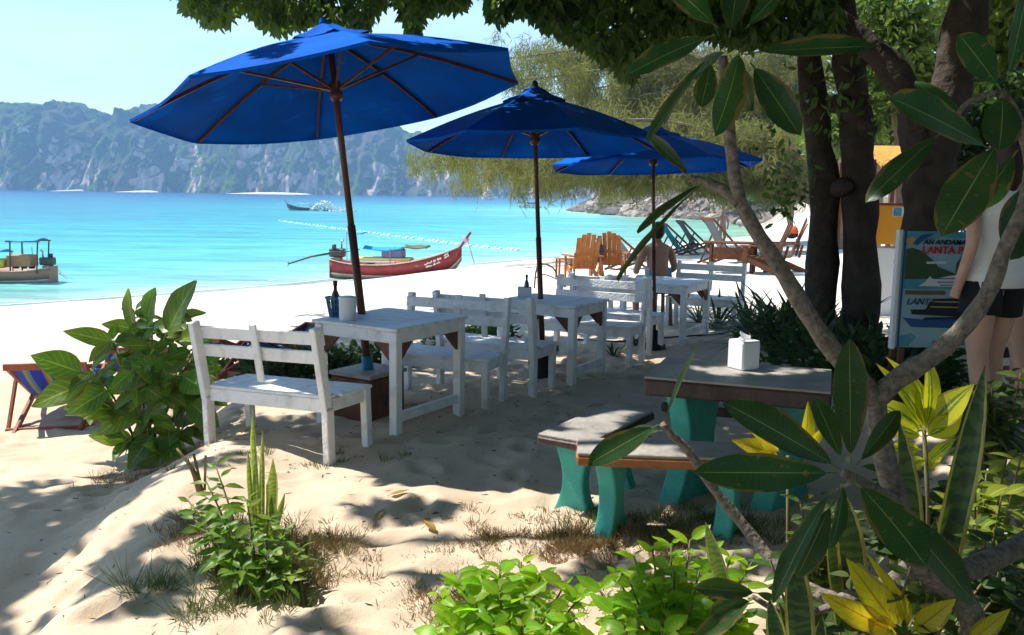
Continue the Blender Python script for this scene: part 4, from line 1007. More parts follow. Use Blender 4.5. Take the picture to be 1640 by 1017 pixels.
lit3((-2.1, 6.4, 2.5), .40, 1); lit3((-1.45, 6.1, 2.75), .42, 1); lit3((-.75, 6.5, 2.8), .30, .9); lit3((-2.7, 6.6, 2.3), .30, 1); lit3((-1.5, 6.9, 2.9), .2, 1); lit3((-.1, 8.3, 2.55), .28, .6); lit3((.45, 8.3, 2.6), .22, .5); lit3((1.4, 9.9, 2.3), .3, .6); lit3((.7, 10.3, 2.2), .35, .7)
lit3((-1.9, 5.8, .75), .45, .7); lit3((-1.1, 6.4, .72), .3, .5); lit3((-.5, 6.6, .72), .22, .5)
lit3((1.2, 5.0, .72), .35, .5); lit3((.6, 5.2, .43), .3, .5); lit(1000, 660, .30, .14, 0, 1); lit(930, 635, .35, .14, 0, 1); lit(740, 645, .3, .14, 0, .9); lit(860, 665, .34, .16, 0, 1); lit(800, 605, .3, .12, 0, .9); lit(690, 615, .22, .12, 0, .9); lit(1060, 700, .2, .12, 0, 1); lit(900, 720, .3, .14, 0, 1); lit(350, 690, .4, .3, 0, .5); lit3((.8, 4.3, .3), .25, .6)
def keep(P, rs):
    gx, gy = shadow_xy(P); k = np.ones(len(P), bool)
    nz = .35*fbm(gx*1.6+3, gy*1.6, 3)
    mott = vnoise(gx*2.6+11, gy*3.4+5)*.75+vnoise(gx*7+1, gy*8+2)*.25
    for x, y, rx, ry, s_ in LIT:
        q = np.hypot((gx-x)/rx, (gy-y)/ry)+nz
        k &= ~((q < .45+.55*s_) & (mott < .74))
    speck = vnoise(gx*2.3+40, gy*2.3+7)+.5*(vnoise(gx*6, gy*6+3)-.5)
    k &= ~((speck > .735))
    left = sstep(-2.5, -3.6, gx+.25*fbm(gx*.8, gy*2.6, 3)*4)
    strp = vnoise(gx*.8+2, gy*2.6+9)
    k &= ~((left > .5) & ~((gx > -4.3) & (gy > 4.0) & (gy < 6.1) & (strp > .33)))
    return k
def crown_over(tree, name, x0, x1, y0, y1, n, seed, zlo, zhi):
    rs = np.random.RandomState(seed); nc = n//26
    gx = rs.uniform(x0, x1, nc); gy = rs.uniform(y0, y1, nc); z = rs.uniform(zlo, zhi, nc)
    C = np.stack([gx+SX*z, gy+SY*z, z], 1)
    P = np.repeat(C, 26, 0)+rs.normal(size=(nc*26, 3))*np.array([.28, .28, .16])
    py = 310-(P[:, 2]-CAMZ)/np.maximum(P[:, 1], .1)*FPX
    P = P[keep(P, rs) & ((py < -30) | (P[:, 1] < .5))]
    D = rdir(len(P), rs)*[1, 1, .5]+[0, 0, -.25]; Nn = rdir(len(P), rs)*.7+[0, 0, 1]
    leaf_cloud(name, P-np.array(tree.location), D, Nn, rs.uniform(.12, .19, len(P)), rs.uniform(.07, .10, len(P)), M_crown, tree)
crown_over(TA, 'crown', -3.6, 4.0, 4.2, 14.5, 52000, 1, 4.7, 6.6)
crown_over(TC, 'crown', -3.6, 8.0, -.5, 5.2, 52000, 2, 4.4, 6.2)
crown_over(TC, 'crown', -5.0, 9.0, -7.5, 0.5, 60000, 4, 3.4, 6.0)
crown_over(TC, 'crown', 3.2, 9.0, 4.0, 12, 22000, 3, 4.6, 6.4)
# low fringe of hanging sprays seen against the sky
FR = [(280, -10), (292, 20), (312, 40), (345, 58), (362, 52), (380, 30), (398, 22), (412, 48), (436, 70), (460, 60), (505, 50), (545, 62), (585, 62), (604, 30), (622, 12), (640, 28), (658, 82), (668, 80), (678, 36), (705, 32), (735, 24), (752, 4), (775, 2), (786, 44), (808, 42), (835, 34), (862, 42), (880, 66), (905, 72), (935, 82), (965, 105), (990, 128), (1012, 142), (1030, 110), (1060, 70), (1100, 60), (1200, 85), (1290, 85), (1330, 70)]
def fringe(tree, n, seed, dlo, dhi, x0, x1):
    rs = np.random.RandomState(seed); P = []; D = []; fx = [a for a, b_ in FR]; fy = [b_ for a, b_ in FR]
    for i in range(n):
        px = rs.uniform(x0, x1); bot = np.interp(px, fx, fy)-26*max(0, float(vnoise(px*.06, seed*3.3))-.45); d = rs.uniform(dlo, dhi)
        y0 = rs.uniform(-60, max(bot-8, -55)) if rs.rand() < .6 else bot-rs.uniform(5, 28)
        base = at(px, y0-24, d); k = rs.randint(5, 10); ax = Vector((rs.normal()*.5, rs.normal()*.5, -.75)).normalized()
        ln = .20
        for j in range(k):
            p = base+ax*ln*j/k
            # stay above the outline
            v = p-Vector((0, 0, CAMZ)); lc = CM.transposed() @ v; X_ = 820+FPX*lc.x/-lc.z; Y_ = 508.5-FPX*lc.y/-lc.z
            if Y_+14 > np.interp(X_, fx, fy)-30*max(0, float(vnoise(X_*.09, 5.5))-.5): continue
            if rs.rand() < .35 and vnoise(X_*.045+seed, Y_*.06) > .62: continue
            P.append(p); sd = 1 if j % 2 else -1
            D.append(Vector((rs.normal()*.5+sd*.4, rs.normal()*.5, -.9)))
    P = np.array(P)-np.array(tree.location); D = np.array(D); m = len(P)
    leaf_cloud('hanging_foliage', P, D, rdir(m, rs)+[0, -.8, .5], rs.uniform(.06, .12, m), rs.uniform(.03, .06, m), M_crown, tree)
fringe(TA, 1500, 5, 7.4, 9.6, 280, 790); fringe(TA, 3200, 6, 6.6, 9.4, 780, 1340)
for x0, x1, y0 in ((700, 300, 6), (900, 620, 0), (1200, 760, -20), (1250, 1000, 40), (560, 420, 8)):
    trunk(TA, wp(TA, [at(x0+120, y0-130, 8.6), at(x0, y0-55, 8.5), at((x0+x1)/2, y0-18, 8.4), at(x1, y0+8, 8.3)]), .03, .010, 'branch', 12, .02)
# small leafy sprays on the twin trunks
rs = np.random.RandomState(77); P = []
for px, py, s_ in ((1240, 290, .10), (1268, 300, .10), (1262, 225, .16), (1300, 150, .2), (1330, 140, .18), (1410, 190, .10), (1250, 330, .08), (1350, 130, .15)):
    q = at(px, py, 7.7); P.append(np.array(q)+rs.normal(size=(26, 3))*s_)
P = np.concatenate(P)-np.array(TA.location); leaf_cloud('trunk_shoots', P, rdir(len(P), rs)+[0, 0, -.4], rdir(len(P), rs), rs.uniform(.06, .12, len(P)), rs.uniform(.03, .05, len(P)), M_crown, TA)
# ================================================================== casuarinas over the right hand shore
M_cas = mat('casuarina_needles', (.205, .20, .065), (.085, .11, .035), .8, .8, spec=.1, trans=.4, tcol=(.34, .34, .09), contrast=(.4, .6))
M_twig = mat('grey_twig', (.16, .11, .08), (.24, .18, .13), 5, .9)
def casuarina(label, px, d, height_px, ends, seed, ntuft=46, nneed=26, spread=.55, nl=.42, nw=.028):
    rs = np.random.RandomState(seed)
    b0 = at(px, 320, d); b0.z = hgt(b0.x, b0.y)-.2
    t = thing('casuarina_tree', label, 'tree', b0, 0, 'casuarinas along the right hand shore')
    topz = at(px, height_px, d).z
    MB().tube(curve([(0, 0, 0), (.1*d/30, 0, (topz-b0.z)*.4), (-.2*d/30, 0, topz-b0.z)], 12), [.011*d*(1-.06*i) for i in range(13)], 10, jit=.1).build('trunk', M_twig, t, True)
    br = MB(); NP, ND = [], []
    for (ex, ey, dd) in ends:
        e = at(ex, ey, d+dd)-t.location; h0 = min(max(e.z*rs.uniform(.55, .9), .2*topz), (topz-b0.z)*.97)
        s0 = Vector((0, 0, h0)); mid = s0.lerp(e, .5)+Vector((0, 0, abs(e.x)*.10+.3))
        C_ = curve([s0, mid, e], 14); br.tube(C_, [.0034*d*(1-.062*i) for i in range(15)], 5)
        for k in range(ntuft):
            f = rs.uniform(.18, 1.0)**.8; i = min(int(f*14), 13); c = C_[i].lerp(C_[i+1], f*14-i)
            sp = spread*(1.15-.5*f); c = np.array(c)+rs.normal(size=3)*np.array([sp, sp, sp*.55])*d/34
            m = nneed; NP.append(c+rs.normal(size=(m, 3))*np.array([.15, .15, .22])*d/34)
            dirn = np.array([rs.normal()*.35, rs.normal()*.35, -.75]); ND.append(dirn+rs.normal(size=(m, 3))*.55)
    br.build('branches', M_twig, t, True)['kind'] = 'stuff'
    P = np.concatenate(NP); D = np.concatenate(ND); m = len(P)
    leaf_cloud('needles', P, D, rdir(m, rs), rs.uniform(.6, 1.2, m)*nl*d/34*.72, np.full(m, nw*d/34), M_cas, t)
    return t
E1 = [(x, y, dz) for x, y, dz in ((690, 258, 2), (665, 262, 3), (725, 250, -2), (760, 280, 0), (800, 262, 2), (845, 275, -3), (880, 262, 0), (905, 285, 3), (940, 280, -1), (985, 290, 1), (1020, 275, 2), (1050, 292, -2), (1090, 288, 1), (740, 290, 4), (820, 295, 3), (960, 300, 4), (870, 300, 3), (1130, 290, 0), (1000, 240, 4), (1080, 250, -2), (1150, 260, 1))]
casuarina('feathery yellow green tree sweeping its branches low over the water', 1345, 33, 40, E1, 21, 74, 58, .60, .62, .026)
E2 = [(x, y, dz) for x, y, dz in ((790, 118, 2), (770, 98, 0), (830, 92, 3), (815, 130, -2), (880, 150, 0), (905, 118, 2), (940, 170, -2), (960, 200, 1), (985, 160, 3), (1010, 210, -1), (1030, 130, 0), (1060, 180, 2), (1085, 215, 0), (1110, 150, -2), (1130, 200, 1), (1180, 170, 2), (1200, 230, 0), (1230, 130, 1), (860, 190, 4), (900, 215, 3), (1090, 100, 1), (1250, 250, 0), (1270, 180, 2), (1290, 230, 1))]
casuarina('tall feathery tree reaching thin branches left above the parasols', 1365, 40, -60, E2, 22, 66, 58, .68, .62, .024)
for i, (px, d, ty, lab) in enumerate(((1215, 135, 215, 'feathery tree on the rocky point, left of the frangipani stem'), (1250, 120, 170, 'feathery tree on the rocky point, right of the frangipani stem'), (1090, 175, 245, 'smallest feathery tree, farthest out on the rocky point'))):
    rs = np.random.RandomState(i+90); E = [(px+rs.normal()*52, ty+35+rs.rand()*85, rs.normal()*4) for _ in range(18)]
    casuarina(lab, px, d, ty, E, 31+i, 26, 20, .5, .6, .05)
# ================================================================== rocky point
M_rock = mat('shore_rock', (.22, .19, .155), (.10, .085, .075), 1.3, .95, .8, 5, rnd=.35, contrast=(.3, .65), bdist=.2)
M_rock2 = mat('pale_rock', (.42, .36, .29), (.26, .21, .17), 1.3, .95, .8, 5, rnd=.3, bdist=.2)
def rock_mesh(seed, m):
    rs = random.Random(seed); bm = bmesh.new(); bmesh.ops.create_icosphere(bm, subdivisions=2, radius=1)
    for v in bm.verts:
        n = v.co.normalized(); k = .78+.5*float(fbm(np.array([n.x*1.3+seed*3]), np.array([n.y*1.3+n.z*1.7]), 3)[0]); v.co = n*k
        v.co = Vector((round(v.co.x*2.4)/2.4*.55+v.co.x*.45, v.co.y, round(v.co.z*2.2)/2.2*.6+v.co.z*.4))
    me = bpy.data.meshes.new('boulder'); bm.to_mesh(me); bm.free(); me.materials.append(m); return me
RM = [rock_mesh(k, M_rock if k % 3 else M_rock2) for k in range(6)]
rs = random.Random(8); nb = 0
def boulder(x, y, s, lab):
    z = max(hgt(x, y), SEA-.1)
    o = put('boulder', rs.choice(RM)); o.location = (x, y, z+s*.12); o.rotation_euler = (rs.uniform(-.3, .3), rs.uniform(-.3, .3), rs.uniform(0, 6.28)); o.scale = (s*rs.uniform(.9, 1.6), s*rs.uniform(.8, 1.2), s*rs.uniform(.45, .8))
    tag(o, lab, 'rock', 'rocks of the point across the green cove')
SEG = COAST[12:20]
for i in range(170):
    k = rs.randrange(len(SEG)-1); a, b_ = SEG[k], SEG[k+1]; u = rs.random(); x, y = a+(b_-a)*u
    nx, ny = (b_[1]-a[1]), -(b_[0]-a[0]); q = math.hypot(nx, ny); off = rs.uniform(-.6, 1)**2*14*(1 if rs.random() < .8 else -.1)
    boulder(x+nx/q*off, y+ny/q*off, rs.uniform(.5, 1.7)*(1.25 if y > 150 else 1), 'one of the brown rocks piled along the point across the green cove')
for px, py, s in ((935, 333, 2.2), (950, 335, 2.6), (970, 334, 2.4), (990, 336, 2.4), (1010, 337, 2.2), (930, 337, 1.4)):
    g = gz(px, py, SEA); boulder(g.x, g.y, s, 'low dark rock in the row at the outer tip of the rocky point')
n = 6000; rn = np.random.RandomState(4); P = []
for k in range(len(SEG)-1):
    a, b_ = SEG[k], SEG[k+1]; u = rn.rand(n//7, 1); q = a+(b_-a)*u; nv = np.array([b_[1]-a[1], a[0]-b_[0]]); nv = nv/np.linalg.norm(nv); P.append(q+nv*(rn.rand(n//7, 1)**1.5*22-.5))
P = np.concatenate(P); Zr = height(P[:, 0], P[:, 1]); P3 = np.stack([P[:, 0], P[:, 1], Zr], 1)
V = []; base = np.array([(-1, -1, -.3), (1, -1, -.3), (1, 1, -.3), (-1, 1, -.3), (-.6, -.5, .6), (.7, -.6, .45), (.5, .6, .7), (-.7, .5, .5)])
sc = rn.uniform(.15, .6, (len(P), 1, 1)); an = rn.rand(len(P))*6.28; ca, sa = np.cos(an), np.sin(an); bb = base[None]*sc*(1+.4*rn.normal(size=(len(P), 1, 3)))
V = np.stack([bb[..., 0]*ca[:, None]-bb[..., 1]*sa[:, None], bb[..., 0]*sa[:, None]+bb[..., 1]*ca[:, None], bb[..., 2]], -1)+P3[:, None]
F = (np.arange(len(P))[:, None, None]*8+np.array([(0, 1, 5, 4), (1, 2, 6, 5), (2, 3, 7, 6), (3, 0, 4, 7), (4, 5, 6, 7)])[None]).reshape(-1, 4)
me = bpy.data.meshes.new('rubble'); me.from_pydata(V.reshape(-1, 3).tolist(), [], F.tolist()); me.materials.append(M_rock2); tag(put('rubble', me), kind='stuff')
# scrub on the point
P = []; 
for px, py, s in ((1265, 250, 1.6), (1230, 300, 1.4), (1285, 300, 1.6), (1255, 285, 1.2), (1205, 270, 1.6), (1180, 288, 1.2), (1150, 295, 1.0), (1120, 300, 1.0), (1290, 215, 2), (1240, 210, 2), (1210, 235, 1.6), (1280, 265, 1.4)):
    q = at(px, py, 112 if px > 1215 else 186); s *= 1 if px > 1215 else 1.5; P.append(np.array(q)+rn.normal(size=(500, 3))*np.array([s*1.3, 2, s*.7]))
od = order([q.mean(0)[0]/q.mean(0)[1] for q in P])
for i, q in enumerate(P):
    c = q.mean(0); g = hgt(c[0], c[1]); t = thing('shore_shrub', od[i]+' of the yellow green shrubs on the slope of the rocky point', 'shrub', (c[0], c[1], g), 0, 'shrubs on the slope above the cove')
    MB().tube([(0, 0, -.2), (0, 0, max(c[2]-g, .5))], [.15, .06], 6).build('stem', M_twig, t)
    leaf_cloud('foliage', q-np.array([c[0], c[1], g]), rdir(500, rn), rdir(500, rn)+[0, 0, .6], rn.uniform(.3, .7, 500), rn.uniform(.2, .4, 500), M_bush, t)
# ================================================================== trees behind the dark trunks at the right
def leafy_tree(label, px, d, clumps, n, ls, m, seed, group=None, cat='tree', name='leafy_tree', tr=.10):
    rs = np.random.RandomState(seed); b0 = at(px, 400, d); b0.z = hgt(b0.x, b0.y)-.1; t = thing(name, label, cat, b0, 0, group); P = []
    for (cx, cy, dd, r_) in clumps:
        c = at(cx, cy, d+dd)-t.location; v = rdir(n, rs)*(rs.rand(n, 1)**.45)*r_*np.array([1, 1, .8]); P.append(np.array(c)+v)
        MB().tube(curve([(0, 0, 0), (c.x*.3, c.y*.3, c.z*.5), tuple(c)], 8), [tr*(1-.1*i) for i in range(9)], 7, jit=.1).build('limb' if P[1:] else 'trunk', M_twig, t, True)
    P = np.concatenate(P); k = len(P)
    leaf_cloud('foliage', P, rdir(k, rs)+[0, 0, -.3], rdir(k, rs)*.8+[0, 0, .8], rs.uniform(.7, 1.3, k)*ls, rs.uniform(.45, .65, k)*ls, m, t)
    return t
M_yg = mat('sunlit_leaf', (.11, .17, .03), (.16, .20, .04), 2, .5, trans=.4, tcol=(.32, .42, .07))
leafy_tree('bright leafy tree in the gap between the two dark trees', 1440, 15, [(1440, 60, 0, 1.0), (1470, 110, .5, .9), (1430, 150, .3, .8), (1420, 20, 0, .8), (1480, 40, 1, .9), (1450, 190, .6, .5)], 900, .16, M_bush, 51)
leafy_tree('tall leafy tree in the top right corner behind the frangipani leaves', 1610, 11, [(1610, 40, 0, .8), (1590, 110, .4, .6), (1640, 90, 0, .7), (1620, -40, 0, .9), (1700, 20, .5, 1)], 900, .13, M_yg, 52)
leafy_tree('dark leafy tree behind the white shirted woman', 1600, 9.2, [(1590, 210, 0, .5), (1640, 260, 0, .6), (1560, 280, .5, .45), (1610, 330, .5, .5), (1650, 170, .3, .6), (1680, 340, 0, .7)], 800, .11, M_dark, 53)
leafy_tree('hazy green tree filling the gap between the frangipani stem and the twin trunks', 1265, 60, [(1215, 150, 0, 2.4), (1260, 110, 2, 2.6), (1290, 190, 0, 2.2), (1240, 215, 1, 2.0), (1180, 190, 2, 2.0), (1300, 120, 1, 2.4), (1270, 260, 0, 1.8)], 700, .42, M_bush, 55)
leafy_tree('leafy tree showing pale bark right of the twin trunks, farther up the beach', 1405, 24, [(1405, 120, 0, 1.2), (1420, 200, 0, 1.0), (1395, 60, 0, 1.3), (1330, 210, 0, .9)], 800, .22, M_bush, 54)
# ================================================================== low plants
G_HEDGE = 'low plants along the sand edge behind the white tables'
def low_plant(label, p, r_, h_, n, m, seed, group=None, ls=.09, name='low_shrub', cat='shrub', sharp=.5):
    rs = np.random.RandomState(seed); t = thing(name, label, cat, p, 0, group); v = rdir(n, rs)*(rs.rand(n, 1)**.4); v[:, 2] = np.abs(v[:, 2]); P = v*[r_, r_, h_]
    for k in range(5):
        a = rs.rand()*6.28; MB().tube([(0, 0, -.04), (.5*r_*math.cos(a), .5*r_*math.sin(a), h_*.7)], [.012, .005], 5).build('stem', M_twig, t)
    D = v*[1, 1, sharp]+rs.normal(size=(n, 3))*.35; leaf_cloud('foliage', P, D, rdir(n, rs)*.6+[0, 0, 1], rs.uniform(.7, 1.3, n)*ls, rs.uniform(.4, .6, n)*ls, m, t); return t
M_mid = mat('mid_leaf', (.05, .11, .025), (.09, .15, .03), 3, .45, trans=.35, tcol=(.16, .28, .04))
HP = ((330, 606), (385, 612), (430, 610), (478, 606), (520, 600), (565, 596), (618, 590), (720, 560), (790, 548), (760, 556))
od = order([q[0] for q in HP])
for i, (px, py) in enumerate(HP):
    g = tg(px, py); low_plant(od[i]+' of the low green plants behind the near white table', g, .30, .26, 260, M_mid if i % 2 else M_dark, 200+i, G_HEDGE, .085)
# strap leaved lilies in the shade
strap = [leaf_mesh('strap_leaf', .75, .05, mat('strap_leaf', (.03, .075, .022), (.05, .10, .025), 4, .4, spec=.4, trans=.25, rnd=.3), 'strap', .3, c_, 8, 0) for c_ in (.15, .45, .8)]
def lily(p, n, s, seed, label):
    rs = random.Random(seed); t = thing('strap_leaf_lily', label, 'plant', p, 0, 'strap leaved plants in the shade at the foot of the dark trees')
    for k in range(n):
        a = rs.uniform(0, 6.28); el = rs.uniform(.5, 1.35); d = Vector((math.cos(a)*math.cos(el), math.sin(a)*math.cos(el), math.sin(el)))
        put('leaf', rs.choice(strap), t, mtx=leaf_mtx((d.x*.03, d.y*.03, 0), d, Vector((-d.x, -d.y, 1.2)), s*rs.uniform(.7, 1.15)))
HP = ((1205, 11.0, .9), (1235, 10.2, 1.0), (1262, 9.4, 1.0), (1215, 9.6, .9), (1245, 8.8, .85), (1285, 8.6, .9), (1275, 10.6, 1.1), (1300, 7.6, .8), (1260, 7.9, .75), (1345, 7.3, .8), (1400, 6.9, .8), (1150, 11.9, .8), (1195, 12.3, .9), (1120, 12.6, .7), (1350, 8.9, .9), (1425, 7.6, .9), (1020, 10.6, .5), (985, 9.8, .45))
od = order([q[0] if q[2] > .6 else 5000+q[0] for q in HP[:16]])+['larger', 'smaller']
for i, (px, d, s) in enumerate(HP):
    g = at(px, 500, d); lily((g.x, g.y, hgt(g.x, g.y)-.02), 26 if s > .6 else 16, s, 300+i, od[i]+' of the strap leaved plants at the foot of the twin trunks' if s > .6 else od[i]+' of two small strap leaved plants in the sand by the middle benches')
HP = ((1320, 7.0, .5, .45), (1390, 6.4, .5, .42), (1440, 6.2, .4, .35), (1270, 8.2, .5, .4), (1480, 6.6, .5, .5))
od = order([q[0] for q in HP])
for i, (px, d, r_, h_) in enumerate(HP):
    g = at(px, 500, d); low_plant(od[i]+' of the dark bushy plants in deep shade behind the stone table', (g.x, g.y, hgt(g.x, g.y)-.02), r_, h_, 420, M_dark, 340+i, 'dark bushy plants in the shade under the twin trunks', .10)
for i, (px, py, lb) in enumerate(((905, 452, 'below the small orange side table'), (940, 462, 'in front of the left orange armchair'), (968, 450, 'in front of the right orange armchair'))):
    g = tg(px, py+6); lily(g, 12, .55, 380+i, 'strap leaved plant growing in the open sand '+lb)
# ---- the big leafy plant at the left
ML_big = leafmat('noni_leaf', (.075, .17, .022), (.12, .22, .035), (.26, .34, .10), .42, .38, .35, 7, .03, lateral=.5, tmul=1.9)
LB_ = [leaf_mesh('broad_leaf', .30, .17, ML_big, 'ovate', .22, c_, 9, .12, wave=w_, roll=r_) for c_, w_, r_ in ((.10, .02, .1), (.25, .03, -.15), (.40, .03, .2), (.05, .02, -.1))]
pb = tg(238, 742); BL = thing('broad_leaved_shrub', 'tall broad leaved green shrub at the left, in front of the striped deck chair', 'shrub', pb)
tips = []
for (px, py, dd) in ((285, 500, 0), (215, 500, .1), (245, 520, -.1), (180, 545, 0), (310, 560, .05), (150, 590, -.05), (215, 590, -.25), (270, 600, -.25), (320, 620, .05), (180, 650, -.2), (240, 660, -.3), (300, 680, -.1), (140, 640, .1), (245, 560, .2), (200, 700, -.1), (265, 720, -.2), (330, 590, .2)):
    e = at(px, py, pb.y+dd)-pb; tips.append(e)
    MB().tube(curve([(e.x*.08, e.y*.1, -.05), (e.x*.45, e.y*.5, e.z*.5), tuple(e)], 10), [.013*(1-.07*i) for i in range(11)], 7).build('stem', mat('green_stem', (.12, .14, .05), (.16, .11, .06), 8) if not _mesh_cache.get('gs') else _mesh_cache['gs'], BL, True)
    _mesh_cache['gs'] = bpy.data.materials['green_stem']
rs = random.Random(5)
def cam_n(k=.8): return Vector((rs.gauss(0, .35), -k+rs.gauss(0, .3), .9+rs.gauss(0, .2)))
for e in tips:
    for k in range(16):
        a = k*2.4+rs.random(); f = rs.uniform(0, .6); q = e-e.normalized()*f*.45*min(1, e.length)
        out = Vector((math.cos(a), math.sin(a)*.8, rs.uniform(-.75, .45) if k > 2 else rs.uniform(.5, 1.4)))+Vector((e.x, 0, 0))*.5
        put('leaf', rs.choice(LB_), BL, mtx=leaf_mtx(q, out, cam_n(), rs.uniform(.38, .85)*(1 if k > 2 else .75)))
def leaf_px(parent, me, b0, b1, d0, d1, wpx, n=(0, -1, .45), L0=.30, W0=.17, name='leaf', tilt=0):
    a = at(b0[0], b0[1], d0); b_ = at(b1[0], b1[1], d1); d = b_-a; s = d.length/(L0*1.05)
    w_ = wpx/FPX*(d0+d1)/2; put(name, me, parent, mtx=leaf_mtx(a-parent.location, d, n, s, (w_/W0)/s))
dp = pb.y
for b0, b1, wpx in (((262, 545), (306, 455), 62), ((215, 535), (203, 468), 34), ((235, 520), (245, 465), 40), ((190, 550), (106, 530), 32), ((140, 600), (55, 570), 50), ((150, 610), (54, 645), 52), ((278, 545), (350, 533), 34), ((270, 600), (215, 585), 50), ((290, 600), (330, 625), 48), ((235, 640), (160, 690), 55), ((300, 640), (345, 680), 45), ((250, 570), (190, 620), 62), ((250, 690), (205, 745), 40), ((270, 690), (275, 745), 36), ((180, 620), (110, 660), 42)):
    leaf_px(BL, LB_[0 if b1[1] > b0[1] else 3], b0, b1, dp-.15, dp-.3, wpx, (rs.gauss(0, .3), -1, .7))
# ---- croton / small shrub on the mound
ML_small = leafmat('small_leaf', (.09, .20, .02), (.14, .25, .03), (.22, .32, .08), .4, .4, .3, 7, .03, tmul=1.9)
LS_ = [leaf_mesh('small_leaf', .11, .042, ML_small, 'lance', .25, c_, 8, .1, serr=.12) for c_ in (.1, .3, .5)]
def leafy_bush(name, label, p, px_list, dd, nl, LL, seed, s0, s1, up=.4, stem=.005):
    t = thing(name, label, 'shrub', p); rs = random.Random(seed)
    for (px, py, q) in px_list:
        e = at(px, py, p.y+q)-p
        MB().tube(curve([(e.x*.25, e.y*.25, -.03), (e.x*.6, e.y*.6, e.z*.55), tuple(e)], 6), [stem*(1.3-.1*i) for i in range(7)], 5).build('stem', _mesh_cache['gs'], t, True)
        for k in range(nl):
            a = k*2.4+rs.random()*.6; f = k/nl; q_ = e*(1-.45*f)
            out = Vector((math.cos(a), math.sin(a), up*(1.2-1.6*f)+rs.gauss(0, .15)))
            put('leaf', rs.choice(LL), t, mtx=leaf_mtx(q_, out, Vector((rs.gauss(0, .3), rs.gauss(0, .3)-.35, 1)), rs.uniform(s0, s1)*(.65+.5*f)))
    return t
p = tg(420, 945); p.z -= .02
rs2 = random.Random(9)
leafy_bush('sprawling_shrub', 'small bright green shrub sprawling in dry grass on the sand mound', Vector((p.x, p.y, p.z)), [(300, 800, .25), (330, 770, .3), (350, 820, .1), (370, 850, .05), (395, 800, .15), (400, 870, 0), (430, 890, -.05), (455, 850, .05), (480, 880, 0), (470, 920, -.1), (330, 850, .1), (360, 895, 0), (430, 830, .1), (310, 830, .2), (385, 910, -.1), (345, 745, .35), (440, 940, -.1)], 0, 13, LS_, 15, .7, 1.3)
st_ = tg(325, 790); t = thing('dry_stem', 'short dry brown plant stump leaning left above the small shrub', 'stump', st_)
e_ = at(283, 718, st_.y+.05)-st_; MB().tube(curve([(0, 0, -.04), (e_.x*.4, e_.y*.4, e_.z*.55), tuple(e_)], 8), [.022, .022, .02, .017, .014, .011, .009, .007, .005], 8, jit=.15).build('stalk', mat('dry_sheath', (.26, .20, .08), (.14, .10, .05), 14, .9, .5, 30), t, True)
for a_ in (.4, 2.2, 4.0): MB().bar((.01*math.cos(a_), .01*math.sin(a_), .02), (.05*math.cos(a_)-.03, .05*math.sin(a_), .22), .016, .004).build('sheath', bpy.data.materials['dry_sheath'], t)
# ---- bright bushes along the bottom edge
ML_bright = leafmat('bright_leaf', (.14, .30, .012), (.20, .36, .02), (.28, .42, .06), .48, .38, .35, 8, .025, tmul=2.1, rnd=.22)
LBt = [leaf_mesh('toothed_leaf', .115, w_, ML_bright, 'ovate', f_, c_, 14, .1, serr=.14, wave=.015, roll=r_) for c_, w_, f_, r_ in ((.1, .068, .2, .1), (.25, .06, .35, -.15), (.45, .072, .1, .2), (.7, .064, .3, -.1), (-.1, .058, .4, .1))]
p = at(815, 1010, 3.0); p.z = hgt(p.x, p.y)
L1 = [(700, 950, 0), (735, 930, .05), (770, 915, .1), (800, 905, .15), (835, 900, .2), (865, 925, .1), (905, 935, .05), (930, 955, 0), (720, 985, -.1), (760, 965, -.05), (800, 950, 0), (840, 955, 0), (880, 975, -.1), (920, 990, -.1), (745, 1010, -.15), (790, 1000, -.15), (840, 1000, -.15), (880, 1015, -.2), (700, 1015, -.1), (815, 985, -.05)]
leafy_bush('toothed_leaf_bush', 'bright green toothed leaf bush at the bottom edge, left of the other one', p, L1, 0, 15, LBt, 25, .45, 1.25)
p = at(1080, 1010, 2.95); p.z = hgt(p.x, p.y)
L2 = [(960, 945, 0), (985, 915, .1), (1015, 890, .15), (1045, 880, .2), (1075, 870, .3), (1105, 865, .35), (1140, 880, .3), (1175, 885, .25), (1205, 900, .2), (1010, 935, 0), (1045, 925, .05), (1080, 915, .05), (1120, 915, .1), (1160, 925, .1), (1195, 945, 0), (980, 980, -.1), (1020, 975, -.1), (1065, 965, -.05), (1110, 965, -.05), (1150, 975, -.05), (1190, 990, -.1), (1000, 1012, -.2), (1060, 1010, -.2), (1120, 1012, -.2)]
leafy_bush('toothed_leaf_bush', 'bright green toothed leaf bush at the bottom edge below the stone seats', p, L2, 0, 12, LBt, 26, .5, 1.3)
# ---- shady shrubs at the lower right
ML_shade = leafmat('shade_leaf', (.035, .085, .02), (.055, .11, .025), (.10, .15, .05), .35, .4, .35, 7, .03)
LSh = [leaf_mesh('shade_leaf', .12, .06, ML_shade, 'ovate', .2, c_, 8, .1) for c_ in (.1, .3, .5)]
ML_vg = leafmat('yellow_green_leaf', (.20, .26, .03), (.13, .22, .03), (.38, .36, .08), .4, .4, .35, 7, .04)
LVg = [leaf_mesh('yellow_green_leaf', .16, .07, ML_vg, 'lance', .25, c_, 8, .1) for c_ in (.1, .3)]
def region(n, x0, x1, y0, y1, seed, dq=.3):
    r_ = random.Random(seed); return [(r_.uniform(x0, x1), r_.uniform(y0, y1), r_.uniform(-dq, dq)) for _ in range(n)]
def gp(px, d): q = at(px, 700, d); q.z = hgt(q.x, q.y); return q
leafy_bush('shade_shrub', 'dark green shrub at the feet of the two women', gp(1600, 4.2), region(26, 1540, 1645, 595, 690, 1), 0, 15, LSh, 41, .6, 1.1)
